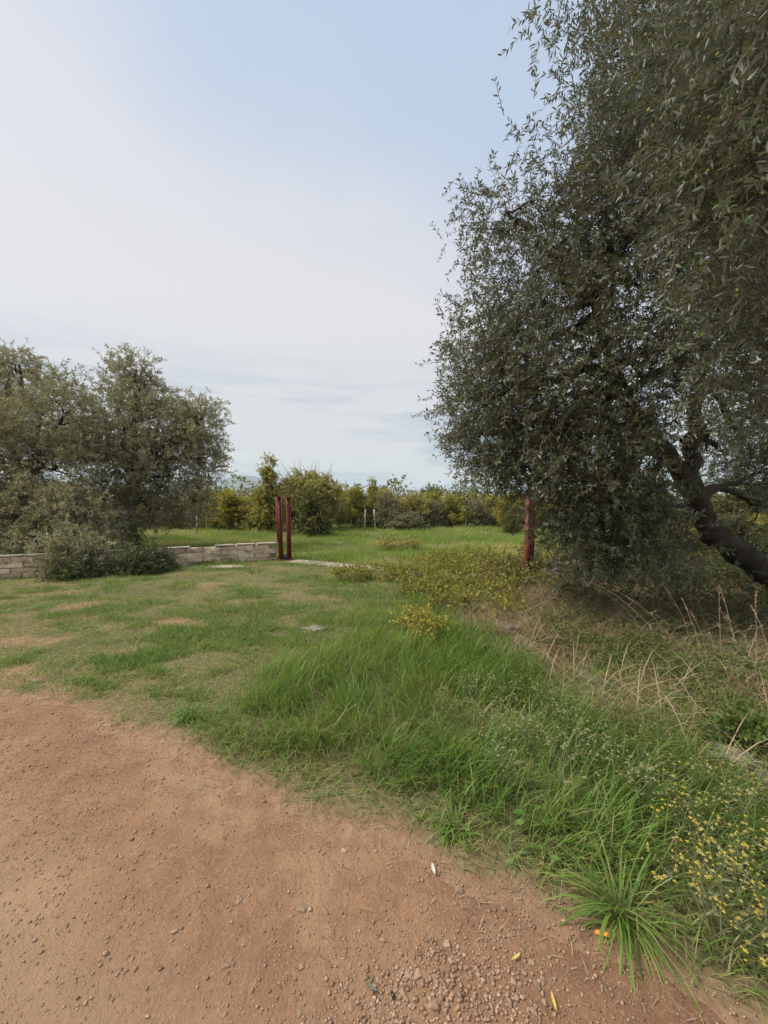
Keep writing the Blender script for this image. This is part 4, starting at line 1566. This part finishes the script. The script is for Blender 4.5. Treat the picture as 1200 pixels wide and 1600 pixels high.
def dry_grass():
    mb = MB()
    n = 130000
    x, y = scatter(n, 0.9, 6.5, 1.7, 8.0, 2)
    rw = right_w(x, y)
    cl_ = fbm(x * 2.6, y * 2.6, 55)
    k_ = rng.random(n) < rw * (0.25 + 0.75 * smooth(0.36, 0.56, cl_)) * 0.9 * kerb_open(x, y)
    x, y, cl_ = x[k_], y[k_], cl_[k_]
    n = len(x)
    L = (0.12 + 0.30 * cl_) * (0.5 + 0.9 * rng.random(n)) * (1 + .5 * smooth(3.2, 4.4, y)) * (1 - .45 * np.exp(-((x - kerb_x(y)) / .22) ** 2))
    blades(mb, mk(x, y), L, 0.0044, -2.2 + rng.normal(0, 1.4, n), 0.3 + 0.5 * rng.random(n), 0.7 + 1.2 * rng.random(n), 2, rng.random(n))
    # coarser broken stems lying across one another
    n = 5200
    x, y = scatter(n, 1.0, 4.5, 1.9, 6.0, 2)
    k_ = rng.random(n) < right_w(x, y) * kerb_open(x, y) * (0.3 + 0.7 * smooth(0.42, 0.6, fbm(x * 1.7, y * 1.7, 57))) * 0.75
    x, y = x[k_], y[k_]
    n = len(x)
    blades(mb, mk(x, y) + np.array((0, 0, 0.05)), 0.25 + 0.3 * rng.random(n), 0.0062, rng.random(n) * 6.28, 0.5 + 0.8 * rng.random(n), 0.5 + 0.9 * rng.random(n), 3, 0.4 + 0.6 * rng.random(n))
    # green blades mixed in
    o1 = mb.build('dry_grass', M['straw'])
    mg = MB()
    n = 70000
    x, y = scatter(n, 0.9, 6.0, 1.7, 7.5, 2)
    k_ = rng.random(n) < right_w(x, y) * smooth(0.62, 0.4, fbm(x * 2.6, y * 2.6, 55)) * 0.65 * kerb_open(x, y)
    x, y = x[k_], y[k_]
    n = len(x)
    blades(mg, mk(x, y), 0.12 + 0.2 * rng.random(n), 0.004, rng.random(n) * 6.28, 0.2 + 0.4 * rng.random(n), 0.6 + rng.random(n), 3, 0.3 + 0.6 * rng.random(n))
    o2 = mg.build('rough_grass', M['tall_grass'])
    return o1, o2


a, b = dry_grass()
tag(a, 'tangled straw-coloured dry grass beneath the big olive', 'dry grass', kind='stuff')
tag(b, 'green blades growing through the dry grass', 'grass', kind='stuff')


def litter():
    mb = MB()
    n = 16000
    x, y = scatter(n, -4.5, 2.0, 0.8, 5.0)
    d = edge_d(x, y)
    k_ = rng.random(n) < np.exp(-((d - 0.05) / 0.16) ** 2) * 0.8 + 0.02 * (d < 0)
    x, y = x[k_], y[k_]
    n = len(x)
    p = np.stack([x, y, np.maximum(road_z(x, y), soil_z(x, y)) + 0.003], -1)
    blades(mb, p, 0.02 + 0.05 * rng.random(n), 0.0028, rng.random(n) * 6.28, 1.35 + 0.2 * rng.random(n), 0.15 * rng.normal(0, 1, n), 2, rng.random(n))
    return mb.build('dry_litter', M['straw'])


tag(litter(), 'bits of straw along the road edge', 'litter', kind='stuff')


# a big grass tuft at the road's edge
def tuft(px, py, n, Lm, label, wmul=1.0):
    x, y = gp(px, py)
    mb = MB()
    a = rng.random(n) * 6.283
    r_ = 0.045 * np.sqrt(rng.random(n))
    px_, py_ = x + np.cos(a) * r_, y + np.sin(a) * r_
    L = Lm * (0.5 + 0.6 * rng.random(n))
    rn = np.clip(0.10 + 0.62 * rng.random(n), 0, 1)
    blades(mb, mk(px_, py_), L, 0.0070 * wmul * (0.6 + 0.6 * rng.random(n)), np.where(rng.random(n) < .45, -2.1 + rng.normal(0, .7, n), a + rng.normal(0, 0.7, n)), 0.15 + 0.8 * rng.random(n), 0.7 + 1.6 * rng.random(n), 5, rn)
    o = mb.build('grass_tuft', M['tall_grass'])
    o.data.transform(Matrix.Translation((-x, -y, 0)))
    o.location = (x, y, 0)
    return tag(o, label, 'grass tuft')


tuft(975, 1432, 130, 0.30, 'big arching tuft of green grass at the edge of the bare earth')
tuft(712, 1300, 70, 0.17, 'small flat grass tuft at the road edge right of the bare spot')
tuft(300, 1118, 120, 0.17, 'bushy tuft of darker grass where lawn meets the dirt road')


# ------------------------------------------------------------------ flowering weeds
def flower_weed(seed, h, nb, rich):
    r = np.random.default_rng(seed)
    st, pt = MB(), MB()
    heads = []
    for i in range(nb):
        a = r.random() * 6.283
        lean = 0.15 + 0.35 * r.random()
        e0 = np.array((math.cos(a) * lean * h, math.sin(a) * lean * h, h * (0.6 + 0.4 * r.random())))
        P = wobble(np.zeros(3) - np.array((0, 0, .02)), e0, 7, 0.012 * h, 0.03 * h, int(r.integers(1e6)))
        tube(st, P, np.linspace(0.0026, 0.0011, 7), 4, r.random(), False)
        for j in range(rich):
            b0 = P[int(r.integers(3, 7))]
            e1 = b0 + np.array((r.normal(0, .07), r.normal(0, .07), 0.03 + .07 * r.random())) * h / 0.4
            tube(st, wobble(b0, e1, 4, 0.004, 0, int(r.integers(1e6))), np.linspace(0.0013, 0.0008, 4), 3, r.random(), False)
            heads.append(e1)
            for q in range(2):
                e2 = e1 + np.array((r.normal(0, .022), r.normal(0, .022), 0.012 * r.normal()))
                tube(st, [b0 * 0.3 + e1 * 0.7, e2], [0.0009, 0.0007], 3, r.random(), False)
                heads.append(e2)
        # narrow leaves
        m = 10
        pi = r.integers(1, 6, m)
        aa = r.random(m) * 6.283
        d = np.stack([np.cos(aa), np.sin(aa), 0.3 + 0.4 * r.random(m)], -1)
        leaf_quads(st, P[pi], d, unit(r.normal(0, 1, (m, 3)) + np.array((0, 0, 1))), 0.05 * h / .4, 0.006, r.random(m))
    heads = np.array(heads)
    # each head a ring of little petals with a raised centre
    for hd in heads:
        k_ = 5
        s_ = 0.0046 + 0.0042 * r.random()
        aa = np.arange(k_) / k_ * 6.283 + r.random() * 6
        rv = r.random()
        d = np.stack([np.cos(aa), np.sin(aa), np.full(k_, 0.5 * r.normal())], -1)
        leaf_quads(pt, np.repeat(hd[None], k_, 0), d, np.tile((0, 0, 1.0), (k_, 1)), s_ * 1.15, s_ * 1.0, np.full(k_, rv))
        V = np.array([(0, 0, .8), (.6, 0, .1), (-.3, .52, .1), (-.3, -.52, .1), (0, 0, -.6)]) * s_ + hd
        pt.add(V, [(0, 1, 2), (0, 2, 3), (0, 3, 1), (4, 2, 1), (4, 3, 2), (4, 1, 3)], None, rv * 0.8)
    return st, pt


protos = []
for i, (h, nb, rich, mt) in enumerate(((0.40, 4, 4, 'petal'), (0.34, 4, 5, 'bud'), (0.30, 3, 4, 'petal'), (0.42, 4, 5, 'bud'))):
    st, pt = flower_weed(200 + i, h, nb, rich)
    protos.append((st.mesh('stems', M['stem']), pt.mesh('flower_heads', M[mt])))
FW = [
    (735, 1105, 1, .75, 'thin weed with pale buds, farthest from the road of its kind'), (790, 1120, 3, .8, 'thin pale-budded weed below the end of the kerb'),
    (850, 1135, 1, .85, 'pale-budded weed leaning on the dry grass of the kerb'), (760, 1165, 3, .8, 'pale-budded weed standing in the middle of the long grass'),
    (825, 1185, 3, .95, 'bushiest pale-budded weed in the middle of the long grass'), (900, 1175, 1, .85, 'pale-budded weed just below the kerb stones'),
    (800, 1240, 1, .9, 'pale-budded weed above the broad-leaved seedling'), (870, 1235, 3, .95, 'tall pale-budded weed between the seedling and the kerb'),
    (940, 1230, 1, .9, 'pale-budded weed in the dark grass below the kerb'), (985, 1260, 3, .85, 'pale-budded weed left of the yellow flowers'),
    (1015, 1290, 1, .9, 'pale-budded weed above the big grass tuft'), (1130, 1300, 3, .85, 'pale-budded weed rising behind the yellow flowers'),
    (1060, 1290, 2, .85, 'yellow-flowered weed farthest up towards the kerb'), (1185, 1290, 0, .7, 'yellow-flowered weed at the right edge below the kerb stones'),
    (1110, 1385, 0, .8, 'yellow-flowered weed in the middle of the flower patch'), (1195, 1375, 2, .95, 'yellow-flowered weed touching the right edge, behind the others'),
    (1055, 1420, 2, .95, 'yellow-flowered weed nearest the big grass tuft'), (1095, 1465, 0, .9, 'yellow-flowered weed with the widest sprays beside the grass tuft'),
    (1155, 1470, 0, .95, 'yellow-flowered weed in the bottom right of the grass'), (1190, 1530, 2, .9, 'lowest yellow-flowered weed at the right edge'),
    (1075, 1335, 0, .8, 'yellow-flowered weed midway between grass tuft and kerb'), (1150, 1400, 2, .95, 'dense yellow-flowered weed right of the middle of the flower patch'),
    (1120, 1500, 0, .8, 'low yellow-flowered weed right of the big grass tuft, nearest the bare earth'),
    (700, 1130, 2, .6, 'lone small yellow-flowered weed in the left of the long grass')]
for px, py, kd, sc_, lab in FW:
    x, y = gp(px, py)
    grp = 'yellow flowering weeds in the long grass' if kd in (0, 2) else 'pale budding weeds in the long grass'
    r_ = empty('flowering_weed', (x, y, gh(x, y)), lab, 'weed', grp, random.random() * 6.28)
    r_.scale = (sc_, sc_, sc_)
    link('stems', protos[kd][0], r_)
    link('flower_heads', protos[kd][1], r_)['kind'] = 'stuff'

for px, py, hh, lab in ((505, 1072, .06, 'single round yellow flower low in the grass'), (492, 1046, .08, 'small yellow flower standing above the grass, behind a rounder one')):
    x, y = gp(px, py)
    root = empty('dandelion', (x, y, gh(x, y)), lab, 'flower')
    st, pt = MB(), MB()
    z1 = hh + 0.10
    tube(st, [(0, 0, -.01), (0.01, 0, z1 * .5), (0.0, 0, z1)], [.002, .0018, .0016], 5)
    k2 = 26
    aa = np.arange(k2) * 2.4
    el = np.linspace(0.1, 1.4, k2)
    d = np.stack([np.cos(aa) * np.cos(el), np.sin(aa) * np.cos(el), np.sin(el)], -1)
    leaf_quads(pt, np.repeat(np.array([[0, 0, z1]]), k2, 0), d, np.tile((0, 0, 1.), (k2, 1)), 0.016, 0.007, np.full(k2, .25))
    st.build('stem', M['stem'], root)
    pt.build('flower_head', M['petal'], root)


# tall dry stalks
def stalk(seed, h, lean, az):
    r = np.random.default_rng(seed)
    mb, hd = MB(), MB()
    t = np.linspace(0, 1, 9)
    P = np.stack([lean * h * t ** 1.8 * math.cos(az), lean * h * t ** 1.8 * math.sin(az), h * (t - 0.22 * lean * t ** 3)], -1) + np.cumsum(r.normal(0, .004, (9, 3)), 0)
    P[0] = (0, 0, -.03)
    tube(mb, P, np.linspace(0.0042, 0.0016, 9), 4, r.random(), False)
    m = 14
    ti = r.integers(1, 6, m)
    # drooping dead leaves
    pos = P[ti]
    blades(mb, pos, 0.10 + .14 * r.random(m), 0.005, r.random(m) * 6.28, .6 + .5 * r.random(m), 1.2 + .8 * r.random(m), 3, r.random(m))
    # seed head
    m = 26
    tt = 0.8 + .2 * r.random(m)
    pos = np.stack([np.interp(tt, t, P[:, i]) for i in range(3)], -1)
    d = unit(np.gradient(P, axis=0)[-1])[None] + r.normal(0, .35, (m, 3))
    leaf_quads(hd, pos, d, unit(r.normal(0, 1, (m, 3))), .028, .005, r.random(m))
    return mb, hd


STK = [(1010, 1010, .62, .9, 2.4), (1035, 1025, .66, .8, 2.5), (1060, 1040, .60, .75, 2.3), (985, 1000, .55, .6, 2.7), (1095, 1050, .52, .25, 1.9), (1125, 1045, .58, .15, 1.2), (1110, 1055, .45, .2, 2.6), (1150, 1050, .62, .2, 2.0),
       (1180, 1080, .66, .1, 1.0), (1165, 1060, .5, .3, 2.8), (1080, 1030, .62, .35, 2.2), (1200, 1060, .5, .25, 1.7), (1140, 1090, .42, .3, 2.9), (860, 960, .4, .5, 2.5), (900, 975, .42, .6, 2.8), (1190, 1120, .5, .2, 2.1)]
SLAB = ['longest arching dry stalk, leaning left in front of the dark undergrowth', 'arching dry stalk just right of the longest one', 'arching dry stalk with its foot nearest the leaning trunk side', 'leftmost arching dry stalk in front of the hanging olive boughs',
        'dry stalk bending slightly, right of the arching stalks', 'straight dry stalk below the curve of the trunk', 'short dry stalk between two taller straight ones', 'tall straight dry stalk under the lowest part of the trunk',
        'tallest straight dry stalk near the right edge', 'dry stalk leaning left below the trunk', 'tall slightly bent dry stalk behind the arching ones', 'upright dry stalk cut by the right edge',
        'short broken dry stalk low in the grass below the trunk', 'small arching dry stalk beside the dark bramble', 'small arching dry stalk left of the hanging boughs', 'dry stalk standing nearest the kerb at the right edge']
for i, (px, py, h, lean, az) in enumerate(STK):
    x, y = gp(px, py)
    arch = lean > 0.45
    root = empty('dry_stalk', (x, y, gh(x, y)), SLAB[i], 'stalk', 'arching dry stalks' if arch else 'upright dry stalks')
    mb, hd = stalk(300 + i, h * 1.2, lean, az)
    mb.build('stem', M['straw'], root)
    hd.build('seed_head', M['straw'], root)

# ------------------------------------------------------------------ stones and small things on the road
def stone_mesh(seed, mat, sub=1):
    import bmesh
    r = random.Random(seed)
    bm = bmesh.new()
    bmesh.ops.create_icosphere(bm, subdivisions=sub, radius=0.5)
    ax = (1.0, r.uniform(.65, .95), r.uniform(.45, .75))
    cuts = [(Vector((r.gauss(0, 1), r.gauss(0, 1), r.gauss(0, 1))).normalized(), r.uniform(.20, .36)) for _ in range(9)]
    for v in bm.verts:
        for nrm, dd in cuts:
            e = v.co.dot(nrm) - dd
            if e > 0:
                v.co -= nrm * e
        v.co = Vector((v.co.x * ax[0], v.co.y * ax[1], v.co.z * ax[2]))
    me = bpy.data.meshes.new('stone')
    bm.to_mesh(me)
    bm.free()
    if mat:
        me.materials.append(mat)
    return me


SM = [stone_mesh(i, M['stone'], 2) for i in range(8)]


def put_stone(px, py, size, label, group=None, mesh=None, flat=1.0):
    x, y = gp(px, py)
    y_ = y
    s = size * y_ / F * 1.05
    z = road_z(x, y) if edge_d(x, y) < 0.05 else soil_z(x, y)
    o = link('stone', mesh or random.choice(SM), None, (x, y, float(z) + s * 0.06 * flat), (random.uniform(-.2, .2), random.uniform(-.2, .2), random.random() * 6.28), (s, s, s * flat))
    return tag(o, label, 'stone', group)


NAMED = [(653, 1530, 24, 'largest tan stone in the gravel at the bottom of the picture'), (637, 1530, 15, 'tan stone touching the left of the largest gravel stone'), (375, 1409, 20, 'grey stone lying alone in the left half of the road'),
         (474, 1425, 24, 'flat grey stone set flush in the middle of the road'), (537, 1331, 16, 'brown stone beside the grass edge near the bare spot'), (630, 1555, 16, 'grey stone beside the black olive'),
         (675, 1575, 20, 'pale flat stone below the largest gravel stone'), (690, 1552, 14, 'small stone lower right of the largest gravel stone'), (652, 1376, 14, 'angular grey stone near the pale dead leaf'), (352, 1513, 14, 'dull stone in a row of two left of the gravel'),
         (716, 1392, 18, 'round tan stone at the grass edge'), (585, 1330, 12, 'little tan stone near the brown stone'), (838, 1545, 18, 'dark flat stone in the gravel right of the yellow leaf'), (835, 1590, 18, 'grey stone at the bottom edge beside a yellow leaf'),
         (468, 1585, 16, 'half sunk tan stone at the bottom edge'), (700, 1484, 18, 'dull stone in the right gravel patch'), (811, 1463, 10, 'small cream stone near the grass'), (230, 1585, 10, 'brown stone at the bottom left of the road'),
         (470, 1513, 11, 'pale grey pebble left of the gravel patch'), (585, 1445, 10, 'grey pebble in the middle of the road')]
for px, py, sz, lab in NAMED:
    put_stone(px, py, sz * 0.9, lab, flat=0.45 if 'flush' in lab or 'sunk' in lab or 'flat' in lab else 1.0)

GR = 'small loose stones scattered on the dirt road'
for i in range(120):
    if i < 85:
        px, py = rng.normal(700, 120), rng.normal(1540, 45)
    else:
        px, py = rng.uniform(60, 800), rng.uniform(1330, 1600)
    x, y = gp(px, py) if py > 900 else (0, 9)
    if edge_d(x, y) > -0.05 or py > 1640:
        continue
    put_stone(px, py, rng.uniform(5, 11), 'small loose tan stone among others like it on the dirt road', GR)


def gravel():
    mb = MB()
    tmpl = []
    for i in range(10):
        V = np.array([(1, 0, 0), (0, 1, 0), (-1, 0, 0), (0, -1, 0), (.3, .3, .7), (-.4, -.2, .75), (0, 0, -.6)]) * 0.5
        V = V * np.array((1.0, rng.uniform(.7, 1), rng.uniform(.6, .9))) + rng.normal(0, 0.06, (7, 3))
        F3 = np.array([(0, 1, 4), (1, 2, 4), (2, 5, 4), (2, 3, 5), (3, 0, 5), (0, 4, 5), (1, 0, 6), (2, 1, 6), (3, 2, 6), (0, 3, 6)])
        tmpl.append((V, F3))
    n = 130000
    x = rng.uniform(-3.2, 1.6, n)
    y = 0.75 * (3.6 / 0.75) ** rng.random(n)
    d = edge_d(x, y)
    pat = fbm(x * 2.2, y * 2.2, 120)
    gx, gy = gp(720, 1545)
    hot = np.exp(-(((x - gx) / 0.42) ** 2 + ((y - gy) / 0.16) ** 2))
    k_ = (d < 0.12) & (rng.random(n) > 0.75 * wheel(d)) & (rng.random(n) < 0.16 + 0.45 * smooth(0.42, 0.62, pat) + 0.22 * hot)
    x, y, hot = x[k_], y[k_], hot[k_]
    n = len(x)
    sz = 0.0018 + 0.0050 * rng.random(n) ** 3 + 0.007 * hot * rng.random(n) ** 2
    big = rng.random(n) < 0.012
    sz[big] += 0.006
    z = np.maximum(road_z(x, y), soil_z(x, y))
    an = rng.random(n) * 6.28
    for i in range(n):
        V, F3 = tmpl[i % 10]
        c, s_ = math.cos(an[i]), math.sin(an[i])
        R_ = np.array(((c, -s_, 0), (s_, c, 0), (0, 0, 1)))
        mb.add(V @ R_.T * (2 * sz[i]) + np.array((x[i], y[i], z[i] + sz[i] * .2)), F3, None, rng.random())
    return mb.build('gravel', M['pebble'])


tag(gravel(), 'fine gravel on the dirt road', 'gravel', kind='stuff')


def lying_leaf(name, px, py, L, W, rz, mat, label, cat, curl=0.2):
    x, y = gp(px, py)
    mb = MB()
    n = 7
    V = []
    for i in range(n):
        t_ = i / (n - 1)
        w_ = W * math.sin(math.pi * min(1, t_ * 0.96 + 0.03)) ** 0.7 * 0.5
        zc = 0.006 + curl * L * (t_ - .5) ** 2
        V += [(L * (t_ - .5), -w_, zc + 0.12 * W), (L * (t_ - .5), 0, zc), (L * (t_ - .5), w_, zc + 0.12 * W)]
    Fq = []
    for i in range(n - 1):
        for j in range(2):
            Fq.append((3 * i + j, 3 * i + j + 1, 3 * i + j + 4, 3 * i + j + 3))
    mb.add(V, None, Fq)
    o = mb.build(name, mat, None, True)
    z = max(float(road_z(x, y)), float(soil_z(x, y)))
    o.location = (x, y, z + 0.004)
    o.rotation_euler = (0, 0, rz)
    return tag(o, label, cat)


lying_leaf('dead_leaf', 677, 1362, .050, .013, 1.7, flat_mat('cream_leaf', (.62, .57, .46)), 'cream dead leaf standing out on the soil by the road edge', 'leaf')
lying_leaf('dead_leaf', 865, 1577, .048, .009, 1.5, flat_mat('yellow_leaf', (.62, .42, .09)), 'narrow yellow leaf at the bottom edge of the road', 'leaf')
lying_leaf('dead_leaf', 806, 1508, .042, .008, .5, flat_mat('yellow_leaf', (.62, .45, .12)), 'narrow yellow leaf lying between gravel and grass', 'leaf')
lying_leaf('green_leaf', 580, 1550, .04, .012, -.6, flat_mat('grey_green_leaf', (.12, .15, .09)), 'fallen grey-green olive leaf beside the black olive', 'leaf')
# bright orange scrap: a curled peel of two lobes
x, y = gp(942, 1462)
mb = MB()
for j, (ox, sc_) in enumerate(((-0.011, 1.0), (0.012, 0.85))):
    V, Fq = [], []
    for i in range(6):
        for k2 in range(5):
            u_, v_ = i / 5 * 2 - 1, k2 / 4 * 2 - 1
            V.append((ox + u_ * .015 * sc_, v_ * .009 * sc_ * math.sqrt(max(0.05, 1 - u_ * u_)), .012 * sc_ * (1 - .6 * v_ * v_ - .5 * u_ * u_)))
    for i in range(5):
        for k2 in range(4):
            Fq.append((i * 5 + k2, i * 5 + k2 + 1, i * 5 + k2 + 6, i * 5 + k2 + 5))
    mb.add(V, None, Fq)
o = mb.build('orange_peel', flat_mat('orange_peel', (.75, .27, .02), .4), None, True)
o.location = (x, y, max(float(road_z(x, y)), float(soil_z(x, y))) + .006)
o.rotation_euler = (0, 0, -.25)
tag(o, 'bright orange scrap of peel at the foot of the big grass tuft', 'peel')
# fallen black olive
x, y = gp(613, 1560)
me = stone_mesh(777, flat_mat('black_olive', (.016, .012, .018), .25), 2)
for p in me.polygons:
    p.use_smooth = True
o = link('fallen_olive', me, None, (x, y, float(road_z(x, y)) + .007), (0, 0, 1.9), (.024, .017, .022))
tag(o, 'glossy black olive fallen on the gravel', 'olive')

# ------------------------------------------------------------------ far mountains
def hills():
    mb = MB()
    def ridge(px0, px1, prof, dist, depth):
        n = 60
        px = np.linspace(px0, px1, n)
        top = np.interp(px, [p[0] for p in prof], [p[1] for p in prof])
        top = top + 2.0 * (vnoise(px * 0.25, px * 0, 7) - .5) + 1.0 * (vnoise(px * .8, px * 0, 8) - .5)
        rows = []
        for j, (f, dd) in enumerate(((0, -1), (.45, -.5), (.8, -.2), (1, 0), (.6, .5), (0, 1))):
            P = []
            for a, b in zip(px, top):
                q = at(a, b, dist)
                P.append((q[0] * (1 + dd * depth / dist), dist + dd * depth, -3 + (q[2] + 3) * f * (1 + (0.12 * math.sin(a * .9 + j * 2) if 0 < f < 1 else 0))))
            rows.append(P)
        V = np.array(rows)
        m = len(rows)
        i = np.arange(m - 1)[:, None] * n + np.arange(n - 1)[None]
        mb.add(V.reshape(-1, 3), None, np.stack([i, i + 1, i + 1 + n, i + n], -1).reshape(-1, 4))
    ridge(250, 600, [(250, 778), (330, 762), (352, 748), (375, 742), (395, 744), (420, 750), (455, 756), (490, 761), (520, 766), (545, 767), (600, 779)], 2500, 350)
    return mb.build('mountains', M['hill'], None, True)


tag(hills(), 'pale blue mountains on the horizon', kind='structure')

# ------------------------------------------------------------------ the air
hz = bpy.data.materials.new('haze_air')
hz.use_nodes = True
t = NT(hz.node_tree)
out = t.n('ShaderNodeOutputMaterial')
pv = t.n('ShaderNodeVolumePrincipled')
pv.inputs['Density'].default_value = 0.00028
pv.inputs['Color'].default_value = (0.76, 0.89, 1.0, 1)
pv.inputs['Anisotropy'].default_value = 0.0
t.l(pv.outputs[0], out.inputs['Volume'])
mb = MB()
small_box(mb, -4200, 4200, -4200, 4200, -5, 165)
o = mb.build('haze', hz)
tag(o, 'thin haze in the air', kind='stuff')
